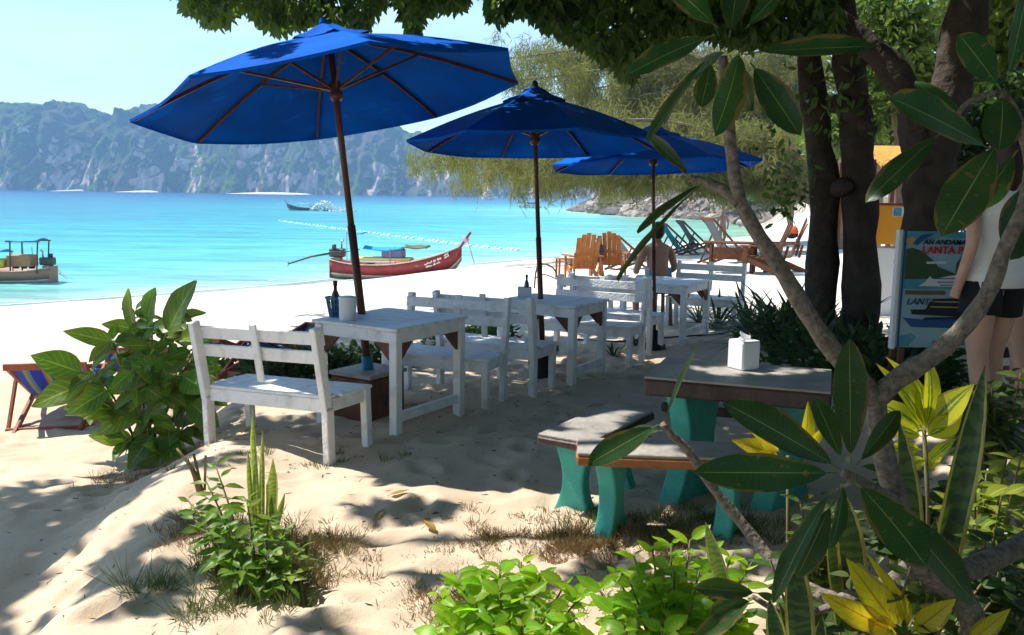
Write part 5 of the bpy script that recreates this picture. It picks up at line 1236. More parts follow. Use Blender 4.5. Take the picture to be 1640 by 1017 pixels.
leafy_bush('shade_shrub', 'dark green shrub low at the right edge under the yellow green one', gp(1600, 2.9), region(26, 1520, 1650, 820, 990, 2), 0, 15, LSh, 42, .5, 1.0)
leafy_bush('shade_shrub', 'yellow green shrub at the right edge, above the thick grey branch', gp(1590, 3.3), region(20, 1535, 1650, 715, 840, 3), 0, 11, LVg, 43, .7, 1.1)
leafy_bush('shade_shrub', 'dark shrub behind the frangipani fork', gp(1470, 3.8), region(22, 1390, 1570, 740, 890, 4), 0, 14, LSh, 44, .6, 1.1)
leafy_bush('shade_shrub', 'dark shrub filling the bottom right beneath the croton', gp(1400, 2.5), region(28, 1230, 1600, 890, 1030, 5), 0, 14, LSh, 45, .5, .9)
leafy_bush('shade_shrub', 'dark shrub behind the lowest frangipani rosette', gp(1330, 3.4), region(18, 1240, 1400, 800, 930, 6), 0, 14, LSh, 46, .6, 1.1)
# ---- crotons
ML_cro = leafmat('croton_leaf', (.55, .54, .02), (.46, .50, .02), (.62, .58, .08), .42, .4, .35, 8, .03, tmul=1.5, rnd=.12, blotch=(.14, .24, .02))
ML_cry = leafmat('croton_young_leaf', (.58, .48, .015), (.50, .45, .02), (.42, .20, .03), .42, .4, .35, 8, .03, tmul=1.4, rnd=.12)
LC = [leaf_mesh('croton_leaf', .20, .075, ML_cro, 'lance', .25, c_, 9, .08, wave=.02) for c_ in (.05, .2, .4)]
LCy = [leaf_mesh('croton_leaf', .20, .075, ML_cry, 'lance', .3, c_, 9, .08, wave=.02) for c_ in (.05, .2, .4)]
def croton(label, base_d, px, leaves, LL, stems, W0=.075):
    p = gp(px, base_d); t = thing('croton_plant', label, 'plant', p)
    for s_ in stems: MB().tube([at(x, y, base_d)-p if i else Vector(((at(x, y, base_d)-p).x, 0, -.03)) for i, (x, y) in enumerate(s_)], .008, 6).build('stem', _mesh_cache['gs'], t, True)
    r_ = random.Random(px)
    for b0, b1, wpx in leaves:
        leaf_px(t, r_.choice(LL), b0, b1, base_d, base_d-r_.uniform(-.02, .10), wpx, (r_.gauss(0, .3), -1, r_.uniform(.2, .8)), .20, .075)
croton('yellow and green croton in the sun behind the frangipani fork', 3.3, 1478, [((1480, 690), (1512, 580), 34), ((1482, 695), (1448, 590), 34), ((1478, 690), (1412, 640), 40), ((1484, 692), (1548, 618), 50), ((1482, 700), (1540, 665), 44), ((1478, 700), (1418, 672), 34), ((1480, 685), (1480, 612), 36), ((1476, 720), (1425, 715), 26), ((1486, 740), (1525, 705), 22), ((1486, 755), (1505, 715), 22), ((1478, 640), (1440, 575), 18), ((1484, 735), (1440, 750), 24)], LC, [((1490, 1000), (1486, 800), (1480, 690))])
croton('yellow croton with red midribs at the bottom edge', 2.25, 1440, [((1440, 1010), (1362, 902), 52), ((1430, 1012), (1320, 955), 46), ((1450, 1012), (1412, 892), 30), ((1458, 1015), (1528, 962), 42), ((1548, 1030), (1606, 990), 34), ((1452, 1010), (1442, 945), 34), ((1445, 1020), (1370, 985), 40)], LCy, [((1445, 1160), (1445, 1090), (1442, 1010))])
croton('yellow croton leaves showing beyond the upper frangipani leaf, beside the stone table', 3.6, 1255, [((1245, 730), (1180, 705), 30), ((1250, 725), (1205, 690), 24), ((1285, 730), (1302, 650), 26), ((1280, 730), (1260, 665), 20), ((1250, 735), (1215, 725), 26), ((1290, 720), (1320, 690), 18)], LCy, [((1262, 980), (1262, 850), (1262, 730))])
# ---- snake plants
ML_snk = leafmat('snake_plant_leaf', (.06, .11, .035), (.09, .14, .05), (.08, .12, .04), .15, .4, .4, 1, .0, edge=(.42, .40, .10), band=(.025, .06, .022), lateral=0, rnd=.15)
ML_snl = leafmat('pale_snake_leaf', (.26, .34, .09), (.32, .38, .12), (.26, .33, .09), .3, .4, .4, 1, .0, edge=(.60, .58, .20), band=(.14, .22, .06), lateral=0, rnd=.15)
SN = leaf_mesh('blade', .5, .06, ML_snk, 'strap', .5, .03, 10, 0); SNL = leaf_mesh('blade', .5, .06, ML_snl, 'strap', .5, .03, 10, 0)
def snake(label, d, px, blades, me):
    p = gp(px, d); t = thing('snake_plant', label, 'plant', p)
    for b0, b1, wpx in blades:
        leaf_px(t, me, b0, b1, d, d+.02, wpx, (random.gauss(0, .3), -1, .1), .5/1.05, .06, 'blade')
snake('snake plant with yellow edged blades at the bottom edge beside the croton', 2.15, 1290, [((1285, 1120), (1272, 868), 54), ((1310, 1130), (1250, 965), 30), ((1262, 1100), (1232, 960), 34), ((1300, 1130), (1318, 985), 30)], SN)
snake('snake plant blade behind the lowest frangipani rosette', 2.5, 1355, [((1375, 1010), (1352, 785), 50), ((1350, 1010), (1330, 850), 34)], SN)
snake('snake plant with one dark upright blade right of the frangipani trunk', 2.6, 1458, [((1466, 985), (1446, 672), 44), ((1480, 980), (1500, 830), 30)], SN)
snake('tall slender leaning snake plant blade in front of the women', 2.7, 1525, [((1490, 985), (1582, 585), 46), ((1490, 990), (1530, 780), 34)], SN)
snake('pale snake plant standing in the small shrub on the sand mound', 4.15, 425, [((418, 860), (402, 655), 12), ((432, 860), (438, 735), 19), ((408, 860), (396, 720), 10), ((444, 865), (426, 775), 11), ((420, 860), (420, 690), 9), ((438, 862), (456, 790), 10)], SNL)
snake('single pale blade rising from the bright bush below the stone seats', 3.0, 1160, [((1172, 985), (1130, 838), 26)], SNL)
# ---- frangipani
ML_fr = leafmat('frangipani_leaf', (.020, .062, .022), (.034, .084, .028), (.18, .24, .10), .26, .40, .25, 22, .013, lateral=.06, rnd=.25, tmul=1.7)
FRL = [leaf_mesh('frangipani_leaf', .28, .075, ML_fr, 'obovate', f_, c_, 14, .10, wave=w_, roll=r_) for f_, c_, w_, r_ in ((.3, .04, .02, .25), (.16, .12, .035, -.3), (.4, .2, .03, .15), (.25, .07, .045, -.2))]
fb = at(1500, 1180, 2.25); fb.z = hgt(fb.x, fb.y)-.03
FT = thing('frangipani_tree', 'grey stemmed frangipani with long dark leaves in the right foreground', 'tree', fb)
def fbr(pts, r0, r1, name='branch', n=26):
    P = [at(x, y, d)-fb for x, y, d in pts]; C_ = curve(P, n)
    rr = [(r0+(r1-r0)*i/n)*(1+.06*math.sin(i*2.1)) for i in range(n+1)]
    return MB().tube(C_, rr, 14, jit=.06).build(name, M_fbark, FT, True)
q0 = fb+Vector((0, 0, 0))
P = [Vector((0, 0, 0))]+[at(x, y, d)-fb for x, y, d in ((1560, 1010, 2.28), (1470, 900, 2.25), (1432, 790, 2.2), (1408, 690, 2.2), (1402, 640, 2.2))]
C_ = curve(P, 30); MB().tube(C_, [.036-.00036*i for i in range(31)], 14, jit=.06).build('trunk', M_fbark, FT, True)
fbr([(1402, 640, 2.2), (1375, 605, 2.2), (1340, 570, 2.2), (1295, 505, 2.2), (1250, 430, 2.2), (1212, 372, 2.2), (1185, 320, 2.2), (1172, 250, 2.2), (1166, 180, 2.2), (1158, 90, 2.2)], .028, .011)
fbr([(1402, 640, 2.2), (1440, 605, 2.19), (1495, 570, 2.17), (1545, 522, 2.15), (1585, 465, 2.14), (1608, 400, 2.14), (1640, 330, 2.14), (1650, 260, 2.2), (1630, 190, 2.25), (1602, 145, 2.28)], .028, .011)
fbr([(1185, 325, 2.2), (1160, 305, 2.22), (1135, 292, 2.24), (1105, 285, 2.25)], .016, .008, n=10)
fbr([(1345, 965, 2.3), (1290, 940, 2.4), (1235, 895, 2.5), (1190, 840, 2.55), (1140, 778, 2.58), (1105, 725, 2.6), (1075, 695, 2.6), (1060, 678, 2.6)], .022, .010)
fbr([(1470, 900, 2.25), (1420, 940, 2.3), (1345, 965, 2.3)], .028, .025, n=8)
fbr([(1432, 800, 2.2), (1410, 790, 2.1), (1385, 775, 2.0), (1352, 758, 1.93)], .018, .010, n=10)
fbr([(1490, 930, 2.26), (1570, 905, 2.4), (1650, 865, 2.5), (1720, 820, 2.6)], .034, .03, n=10)
def fl(b0, b1, d0, d1, wpx, n=(0, -1, .4), k=0): leaf_px(FT, FRL[k], b0, b1, d0, d1, wpx, n, .28, .075)
for b0, b1, dd, wpx, n in (  # top rosette
    ((1145, 55), (1008, 106), -.05, 52, (-.2, -1, .8)), ((1150, 45), (1072, -30), -.05, 48, (.4, -1, .2)), ((1168, 60), (1188, -60), -.1, 58, (.3, -1, -.1)), ((1200, 84), (1395, 70), -.10, 46, (0, -1, .6)), ((1185, 78), (1165, 190), -.18, 52, (.2, -1, .15)), ((1202, 100), (1272, 200), -.12, 50, (-.5, -1, .3)), ((1140, 85), (1038, 216), -.02, 24, (-.8, -.5, .4)), ((1125, 100), (1052, 190), .1, 22, (-.6, -.7, .4)), ((1140, 95), (1124, 170), .06, 36, (0, -1, .3)), ((1195, 45), (1245, -10), .03, 26, (.2, -1, .5)), ((1165, 80), (1110, 120), .12, 34, (0, -1, .5)), ((1170, 90), (1215, 175), .15, 40, (.2, -1, .3))):
    fl(b0, b1, 2.2, 2.2+dd, wpx, n, random.randrange(4))
for b0, b1, dd, wpx, n in (((1130, 290), (1024, 365), -.05, 20, (-.7, -.5, .6)), ((1115, 300), (990, 438), -.02, 7, (-1, -.25, .3)), ((1110, 285), (1040, 215), .1, 20, (-.5, -.5, .6))):
    fl(b0, b1, 2.24, 2.24+dd, wpx, n)
for b0, b1, dd, wpx, n in (  # lower rosette
    ((1348, 752), (1176, 648), -.12, 62, (-.1, -1, .75)), ((1342, 758), (1134, 756), -.16, 64, (0, -1, .35)), ((1362, 745), (1362, 556), -.04, 56, (-.25, -1, .1)), ((1368, 768), (1484, 892), -.14, 82, (.2, -1, .55)), ((1420, 800), (1562, 960), .05, 68, (.2, -1, .5)), ((1340, 775), (1228, 948), -.05, 34, (-.8, -.7, .4)), ((1335, 800), (1278, 925), .08, 48, (-.2, -1, .3)), ((1350, 740), (1308, 640), .08, 38, (.1, -1, .3)), ((1350, 770), (1345, 870), -.1, 30, (.3, -1, .2)), ((1372, 745), (1440, 660), .1, 34, (.2, -1, .5))):
    fl(b0, b1, 1.93, 1.93+dd, wpx, n, random.randrange(4))
for b0, b1, dd, wpx, n in (  # right rosette
    ((1602, 142), (1542, 58), 0, 66, (.2, -1, .3)), ((1590, 240), (1440, 155), -.1, 78, (.3, -1, .75)), ((1510, 210), (1392, 312), -.02, 44, (-.4, -1, .6)), ((1606, 148), (1606, 232), -.05, 64, (0, -1, .2)), ((1600, 225), (1516, 362), -.08, 74, (-.4, -1, .4)), ((1612, 130), (1648, -10), 0, 44, (.4, -1, .2)), ((1640, 292), (1622, 408), -.1, 72, (.1, -1, .2)), ((1630, 240), (1560, 340), .1, 60, (.2, -1, .3)), ((1640, 130), (1720, 60), 0, 60, (.2, -1, .3)), ((1640, 200), (1740, 250), 0, 60, (.2, -1, .3)), ((1545, 190), (1470, 130), .15, 30, (.2, -1, .3))):
    fl(b0, b1, 2.26, 2.26+dd, wpx, n, random.randrange(2))
fbr([(1602, 148, 2.28), (1570, 155, 2.27), (1545, 168, 2.26), (1535, 185, 2.25)], .009, .005, 'branch', 8)
for b0, b1, dd, wpx, n in (((1062, 682), (1112, 560), -.05, 16, (-1, -.4, .1)), ((1055, 680), (948, 738), -.15, 44, (-.2, -1, .8)), ((1062, 690), (1010, 690), .1, 20, (0, -1, .7))):
    fl(b0, b1, 2.6, 2.6+dd, wpx, n)
fl((1205, 960), (1140, 985), 2.3, 2.25, 40, (0, -1, .7)); fl((1210, 955), (1110, 1030), 2.3, 2.2, 34, (-.3, -1, .6)); fl((1215, 950), (1120, 940), 2.3, 2.2, 36, (0, -1, .8))
fbr([(1345, 965, 2.3), (1290, 985, 2.3), (1240, 975, 2.3), (1205, 955, 2.3)], .012, .007, 'branch', 8)
# ---- ground litter and grass
def blades(name, P, D, Ln, W, m): return leaf_cloud(name, P, D, rdir(len(P))*.6+[0, -.8, .2], Ln, W, m, None, 'stuff', .1)
M_dry = mat('dry_grass', (.30, .20, .09), (.22, .16, .07), 3, .9, trans=.2); M_grass = mat('green_grass', (.10, .15, .04), (.16, .17, .06), 3, .8, trans=.3)
rn = np.random.RandomState(44)
def patch(px, py, n, rx, ry, lo, hi, m, name, lean=.7):
    """grass in tufts: blades leaning out of many small clumps"""
    g = tg(px, py); nt_ = max(n//9, 3); cx = g.x+rn.normal(size=nt_)*rx; cy = g.y+rn.normal(size=nt_)*ry; k = fbm(cx*3, cy*3, 3)+rn.normal(size=nt_)*.2 > -.08; cx, cy = cx[k], cy[k]
    c = rn.randint(0, len(cx), int(n*1.3)); a = rn.rand(len(c))*6.28; r_ = rn.rand(len(c))**.7*.035; x = cx[c]+r_*np.cos(a); y = cy[c]+r_*np.sin(a); z = height(x, y); q = len(c)
    sz = (rn.uniform(.3, 1.2, len(cx))*rn.uniform(.6, 1.1, len(cx)))[c]; D = np.stack([np.cos(a)*rn.rand(q)*lean, np.sin(a)*rn.rand(q)*lean, rn.uniform(.25, 1.0, q)], 1)
    blades(name, np.stack([x, y, z-.008], 1), D, rn.uniform(lo, hi, q)*sz, rn.uniform(.0022, .0042, q), m)
patch(990, 872, 5600, .30, .15, .025, .085, M_dry, 'dry_grass', 1.2); patch(865, 870, 2600, .22, .14, .025, .075, M_dry, 'dry_grass', 1.2); patch(1060, 850, 2200, .28, .14, .03, .11, M_grass, 'grass_tufts', .8)
patch(400, 915, 3600, .17, .20, .05, .19, M_grass, 'grass_tufts', .9); patch(490, 895, 2600, .17, .16, .04, .11, M_dry, 'dry_grass', 1.1); patch(335, 860, 900, .13, .14, .04, .12, M_dry, 'dry_grass', 1.0); patch(230, 765, 1200, .22, .13, .03, .08, M_dry, 'dry_grass', 1.1); patch(760, 960, 2200, .26, .12, .025, .07, M_dry, 'dry_grass', 1.2); patch(430, 725, 500, .35, .12, .03, .08, M_grass, 'grass_tufts')
n = 1100; x = rn.uniform(-3, 2, n); y = rn.uniform(3, 9, n); z = height(x, y); a = rn.rand(n)*6.28
blades('twig_litter', np.stack([x, y, z+.004], 1), np.stack([np.cos(a), np.sin(a), rn.normal(size=n)*.06], 1), rn.uniform(.012, .08, n)*rn.uniform(.4, 1, n), rn.uniform(.003, .010, n), mat('litter', (.14, .09, .05), (.25, .17, .1), 4, .9))
ML_y = leafmat('fallen_leaf', (.42, .30, .03), (.35, .25, .04), (.3, .2, .05), .3, .5)
fl_m = leaf_mesh('fallen_leaf', .12, .045, ML_y, 'lance', .3, -.1, 6, .1)
for px, py, a in ((620, 805, .3), (598, 842, 1.2), (700, 862, 2.2)):
    g = tg(px, py); o = put('fallen_leaf', fl_m, None, mtx=leaf_mtx(g+Vector((0, 0, .012)), (math.cos(a), math.sin(a), .1), (0, 0, 1), 1)); tag(o, {620: 'yellow fallen leaf on the lit sand in front of the benches', 598: 'small yellow leaf just below the other one on the sand', 700: 'yellow brown leaf on the sand left of the dry grass'}[px], 'leaf')

# ---- unseen leaf bank right of and behind the viewer, added to deepen the shade
rs = np.random.RandomState(61); n = 26000
a = rs.rand(n); x = np.where(a < .55, rs.uniform(5.2, 8.5, n), rs.uniform(-4, 8.5, n)); y = np.where(a < .55, rs.uniform(-6, 9.5, n), rs.uniform(-8.5, -4.5, n)); z = rs.uniform(0, 5.2, n)**1.0
P = np.stack([x, y, z+.0], 1); P = P[vnoise(x*.9+y*.5, z*.9+y*.4) > .30]; m_ = len(P)
leaf_cloud('shade_thicket', P, rdir(m_, rs)+[0, 0, -.3], rdir(m_, rs)+[0, 0, .5], rs.uniform(.14, .24, m_), rs.uniform(.08, .13, m_), M_dark)
# ================================================================== people
def skin_body(name, J, E, m, sub=2, root=0, parent=None, squash=None):
    me = bpy.data.meshes.new(name); me.from_pydata([j[0] for j in J], E, []); o = bpy.data.objects.new(name, me); COL.objects.link(o)
    md = o.modifiers.new('skin', 'SKIN'); md.use_smooth_shade = True
    sv = me.skin_vertices[0].data
    for i, j in enumerate(J):
        r = j[1]; sv[i].radius = (r, r) if not hasattr(r, '__len__') else r; sv[i].use_root = (i == root)
    s = o.modifiers.new('subsurf', 'SUBSURF'); s.levels = sub; s.render_levels = sub
    dg = bpy.context.evaluated_depsgraph_get(); ev = o.evaluated_get(dg); out = bpy.data.meshes.new_from_object(ev); bpy.data.objects.remove(o)
    if squash:
        for v in out.vertices: squash(v.co)
    out.materials.clear(); out.materials.append(m); out.polygons.foreach_set('use_smooth', [True]*len(out.polygons))
    return put(name, out, parent)
class Rig:
    def __init__(s): s.J = []; s.E = []; s.n = {}
    def j(s, name, p, r, parent=None):
        s.n[name] = len(s.J); s.J.append((tuple(p), r))
        if parent: s.E.append((s.n[parent], s.n[name]))
    def limb(s, names, pts, rads, parent):
        for nm, p, r in zip(names, pts, rads): s.j(nm, p, r, parent); parent = nm
    def hand(s, side, wrist, d, up):
        d = Vector(d).normalized(); up = Vector(up).normalized(); x = d.cross(up).normalized(); w_ = Vector(s.J[s.n[wrist]][0])
        s.j('palm'+side, w_+d*.06, (.034, .018), wrist)
        k = 0
        for off, ln in ((-.027, .062), (-.009, .075), (.009, .070), (.027, .055)):
            b = w_+d*.075+x*off; i0 = len(s.J); s.J += [(tuple(b), .009), (tuple(b+d*ln*.55-up*.006), .0085), (tuple(b+d*ln*.95-up*.024), .007)]; s.E += [(i0, i0+1), (i0+1, i0+2)]
        b = w_+d*.03+x*-.02; i0 = len(s.J); s.J += [(tuple(b), .011), (tuple(b+x*-.028+d*.028), .010), (tuple(b+x*-.036+d*.062-up*.008), .008)]; s.E += [(i0, i0+1), (i0+1, i0+2)]
def squash_standing(co):
    k = float(sstep(.70, .86, co.z)*(1-sstep(1.33, 1.42, co.z)))*(1-float(sstep(.16, .22, abs(co.x)))); co.y = co.y*(1-.30*k)
def squash_seated(co):
    yc = .02+.09*(co.z-.52)/.4; d = co.y-yc; k = float(sstep(.50, .62, co.z)*(1-sstep(.93, 1.02, co.z)))*(1-float(sstep(.17, .22, abs(co.x))))*(1-float(sstep(.16, .24, abs(d)))); co.y = yc+d*(1-.28*k)
def add_head(rig, base, fwd, s=1.0):
    b = Vector(base); f = Vector(fwd).normalized()
    rig.j('neck', b, .055*s, 'chest_top'); rig.j('skull0', b+Vector((0, 0, .085))+f*.015, .072*s, 'neck'); rig.j('skull1', b+Vector((0, 0, .15))+f*.01, .084*s, 'skull0'); rig.j('skull2', b+Vector((0, 0, .215)), .066*s, 'skull1')
    side = f.cross(Vector((0, 0, 1)))
    i0 = len(rig.J)
    for P in ([b+Vector((0, 0, .165))+f*.085, b+Vector((0, 0, .135))+f*.112], [b+side*.078+Vector((0, 0, .13)), b+side*.092+Vector((0, 0, .155))-f*.01], [b-side*.078+Vector((0, 0, .13)), b-side*.092+Vector((0, 0, .155))-f*.01]):
        i = len(rig.J); rig.J += [(tuple(P[0]), .012), (tuple(P[1]), .014)]; rig.E.append((i, i+1))
    return b
def face_bits(t, b, fwd, hairm, back=.0, long=False, s=1.0):
    f = Vector(fwd).normalized(); side = f.cross(Vector((0, 0, 1)))
    for q in (-1, 1):
        c = b+Vector((0, 0, .145))+f*.082+side*.032*q; e = MB(); e.tube([c-f*.008, c, c+f*.006, c+f*.009], [.006, .0085, .006, .002], 8); e.build('eye', M_ceram, t, True)
        e2 = MB(); e2.tube([c+f*.007, c+f*.0105], [.005, .003], 8); e2.build('iris', M_black, t)
    c = b+Vector((0, 0, .088))+f*.083; MB().tube([c-side*.024, c+f*.006, c+side*.024], [.003, .007, .003], 6).build('lips', mat('lips', (.35, .12, .10), None) if 'lips' not in bpy.data.materials else bpy.data.materials['lips'], t, True)
    bm = bmesh.new(); bmesh.ops.create_icosphere(bm, subdivisions=3, radius=1)
    for v in bm.verts:
        n_ = v.co.copy(); x, y, z = n_; wv = 1+.05*math.sin(14*x+9*z)*math.cos(11*y)
        p_ = side*x*.095*wv+f*(y*.108*wv-.022)+Vector((0, 0, z*.112*wv+.172))
        if y > .35 and z < .45: p_ -= f*(.06*(y-.35)+.045)
        if z < -.2: p_ += Vector((0, 0, -.02 if not long else -.32*max(0, -y+.25)*(-z-.2)))
        v.co = b+p_*s
    hm_ = bpy.data.meshes.new('hair'); bm.to_mesh(hm_); bm.free(); hm_.materials.append(hairm); hm_.polygons.foreach_set('use_smooth', [True]*len(hm_.polygons)); put('hair', hm_, t)
# ---- man seated behind the far table, arms on the table, facing the camera
mp = Vector((2.03, 12.25, hgt(2.03, 12.25)+.10))
man = thing('person', 'shirtless dark haired man in blue shorts sitting behind the farthest white table', 'person', mp, math.atan2(.25, .97))
stl = thing('stool', 'plain wooden stool under the shirtless man', 'stool', (mp.x, mp.y, mp.z-.10), math.atan2(.25, .97))
MB().box((0, .02, .475), (.36, .34, .035), None, .01).build('seat', M_brown, stl)
for sx in (-1, 1):
    for sy_ in (-1, 1): MB().bar((sx*.15, .02+sy_*.14, -.03), (sx*.13, .02+sy_*.12, .46), .04, .04).build('leg', M_brown, stl)
fwd = Vector((0, 1, 0)); sd = Vector((1, 0, 0))
def P_(a, b_, z): return fwd*a+sd*b_+Vector((0, 0, z))
g = Rig(); g.j('pelvis', P_(0, 0, .52), .15); g.j('waist', P_(.05, 0, .68), .150, 'pelvis'); g.j('chest', P_(.09, 0, .84), .180, 'waist'); g.j('chest_top', P_(.09, 0, .96), .125, 'chest')
hb = add_head(g, P_(.11, 0, 1.06), fwd)
for s_, k in (('l', 1), ('r', -1)):
    g.limb(['sh'+s_, 'el'+s_, 'fa'+s_, 'wr'+s_], [P_(.09, .195*k, .94), P_(.12, .285*k, .69), P_(.24, .25*k, .64), P_(.36, .17*k, .625)], [.068, .048, .046, .030], 'chest_top')
    g.hand(s_, 'wr'+s_, fwd-sd*.2*k-Vector((0, 0, .25)), (0, 0, 1))
    g.limb(['hip'+s_, 'kn'+s_, 'ca'+s_, 'an'+s_], [P_(.08, .11*k, .49), P_(.44, .14*k, .50), P_(.48, .14*k, .24), P_(.44, .14*k, -.02)], [.10, .068, .060, .040], 'pelvis')
    g.limb(['ft'+s_, 'to'+s_], [P_(.52, .145*k, -.06), P_(.64, .15*k, -.07)], [.042, .032], 'an'+s_)
skin_body('body', g.J, g.E, M_skin, 2, 0, man, squash_seated); face_bits(man, hb, fwd, M_hair)
g = Rig(); g.j('p', P_(0, 0, .53), .172); g.j('w', P_(.055, 0, .76), .168, 'p')
for s_, k in (('l', 1), ('r', -1)): g.limb(['h'+s_, 'k'+s_], [P_(.08, .11*k, .495), P_(.36, .135*k, .50)], [.115, .088], 'p')
skin_body('swim_shorts', g.J, g.E, mat('swim_shorts', (.02, .22, .52), (.06, .42, .75), 22, .9), 2, 0, man, squash_seated)
# ---- two women beside the sign board
def woman(label, p, fwd, skinm, topm, shortm, hairm, armpose, hscale=1.0, top_hem=.86, short_hem=.70, stance=.0, strap=True):
    t = thing('person', label, 'person', p, math.atan2(-fwd[0], fwd[1])); t.scale = (hscale,)*3
    f = Vector((0, 1, 0)); sd = Vector((1, 0, 0))
    def Q(a, b_, z): return f*a+sd*b_+Vector((0, 0, z))
    g = Rig(); g.j('pelvis', Q(0, 0, .92), .150); g.j('waist', Q(.0, 0, 1.08), .122, 'pelvis'); g.j('chest', Q(.01, 0, 1.24), .138, 'waist'); g.j('chest_top', Q(0, 0, 1.37), .095, 'chest')
    hb = add_head(g, Q(.01, 0, 1.46), f, .95)
    for s_, k in (('l', 1), ('r', -1)):
        A = armpose[0 if k > 0 else 1]
        g.limb(['sh'+s_, 'el'+s_, 'wr'+s_], [Q(0, .175*k, 1.36), Q(A[0][0], A[0][1]*k, A[0][2]), Q(A[1][0], A[1][1]*k, A[1][2])], [.052, .038, .026], 'chest_top')
        w0 = Vector(g.J[g.n['wr'+s_]][0]); e0 = Vector(g.J[g.n['el'+s_]][0]); g.hand(s_, 'wr'+s_, w0-e0, f if abs((w0-e0).normalized().dot(f)) < .8 else (0, 0, 1))
        st = stance*k
        g.limb(['hip'+s_, 'th'+s_, 'kn'+s_, 'ca'+s_, 'an'+s_], [Q(0, .085*k, .86), Q(st*.4+.01, .09*k, .68), Q(st*.8+.02, .085*k, .48), Q(st-.01, .085*k, .33), Q(st*1.1-.02, .08*k, .075)], [.10, .082, .055, .054, .034], 'pelvis')
        g.limb(['ft'+s_, 'to'+s_], [Q(st*1.1+.06, .085*k, .04), Q(st*1.1+.16, .09*k, .025)], [.036, .026], 'an'+s_)
    skin_body('body', g.J, g.E, skinm, 2, 0, t, squash_standing); face_bits(t, hb, f, hairm, long=True)
    tp = MB().etube([(top_hem-.05, .184, .134, .0), (top_hem+.03, .178, .128, .0), (1.02, .158, .112, 0), (1.09, .150, .106, .0), (1.18, .158, .114, .008), (1.26, .162, .120, .012), (1.33, .152, .104, .005), (1.385, .118, .078, 0), (1.41, .085, .055, 0)], 24)
    for k in (-1, 1): tp.tube([(k*.10, .06, 1.33), (k*.115, .03, 1.41), (k*.115, -.03, 1.41), (k*.10, -.06, 1.33)], .028, 8)
    tp.build('tank_top', topm, t, True)
    sh = MB().etube([(.86, .170, .128, 0), (.93, .172, .126, 0), (1.0, .158, .114, 0), (1.05, .148, .106, 0)], 24)
    for k in (-1, 1): sh.tube([(k*.082, 0, .90), (k*.085, stance*k*.2+.005, .80), (k*.090, stance*k*.4+.01, short_hem)], [.10, .106, .108], 16)
    sh.build('shorts', shortm, t, True)
    return t
wx_ = at(1588, 500, 5.0); wp_ = Vector((wx_.x, 5.0, hgt(wx_.x, 5.0)))
woman('woman in a white tank top and black shorts standing beside the sign board', wp_, (-.30, .95, 0), M_skin2, mat('white_cotton', (.78, .78, .80), (.7, .7, .74), 8, .9, .3, 20), mat('black_cotton', (.012, .012, .016), None, rough=.9), M_hair, (((-.03, .215, 1.12), (.06, .20, .90)), ((-.05, .215, 1.10), (.03, .22, .86))), 1.03, .92, .72, .04)
wx_ = at(1640, 500, 5.5); wp_ = Vector((wx_.x, 5.5, hgt(wx_.x, 5.5)))
woman('woman in a lilac top and light blue shorts behind the grey branch', wp_, (-.35, .9, 0), M_skin2, mat('lilac_cotton', (.26, .24, .36), (.22, .2, .3), 8, .9, .3, 20), mat('light_blue_cotton', (.30, .38, .66), None, rough=.9), mat('brown_hair', (.07, .04, .02), None, rough=.5), (((-.02, .26, 1.12), (.10, .22, .90)), ((-.02, .25, 1.12), (.12, .20, .93))), 1.0, .90, .70, .09)
# ---- small bather at the cove
bp = tg(1156, 399)
bt = thing('person', 'tiny bather standing at the edge of the green water beyond the deck chairs', 'person', bp)
g = Rig(); g.j('pelvis', (0, 0, .9), .13); g.j('chest', (0, 0, 1.22), .13, 'pelvis'); g.j('chest_top', (0, 0, 1.38), .09, 'chest'); add_head(g, (0, 0, 1.46), (0, 1, 0))
for s_, k in (('l', 1), ('r', -1)):
    g.limb(['sh'+s_, 'el'+s_, 'wr'+s_], [(.17*k, 0, 1.36), (.23*k, 0, 1.1), (.2*k, .06, .86)], [.05, .04, .028], 'chest_top'); g.limb(['hip'+s_, 'kn'+s_, 'an'+s_], [(.085*k, 0, .84), (.09*k, 0, .48), (.085*k, 0, .06)], [.095, .058, .036], 'pelvis')
skin_body('body', g.J, g.E, M_skin2, 1, 0, bt)
g = Rig(); g.j('p', (0, 0, .92), .142); g.j('q', (0, 0, .82), .135, 'p'); skin_body('swimwear', g.J, g.E, mat('pink_cloth', (.7, .3, .35), None), 1, 0, bt)
# ================================================================== sign board
def text_part(txt, size, c, m, parent, ext=.0015, rot=None, shear=0, name='lettering', bold=0.0):
    cu = bpy.data.curves.new('lettering', 'FONT'); cu.body = txt; cu.size = size; cu.extrude = ext; cu.align_x = 'LEFT'; cu.shear = shear; cu.offset = bold; cu.resolution_u = 3
    o = bpy.data.objects.new('lettering', cu); COL.objects.link(o); dg = bpy.context.evaluated_depsgraph_get(); me = bpy.data.meshes.new_from_object(o.evaluated_get(dg)); bpy.data.objects.remove(o)
    me.materials.clear(); me.materials.append(m); o = put(name, me, parent, c); o.rotation_euler = rot or (R(90), 0, 0); return o
def flat(parent, name, pts, y, m, th=.002):
    mb = MB(); n = len(pts); mb.add([(x, y, z) for x, z in pts]+[(x, y+th, z) for x, z in pts], [tuple(range(n)), tuple(range(2*n-1, n-1, -1))]+[(i, (i+1) % n, n+(i+1) % n, n+i) for i in range(n)]); return mb.build(name, m, parent)
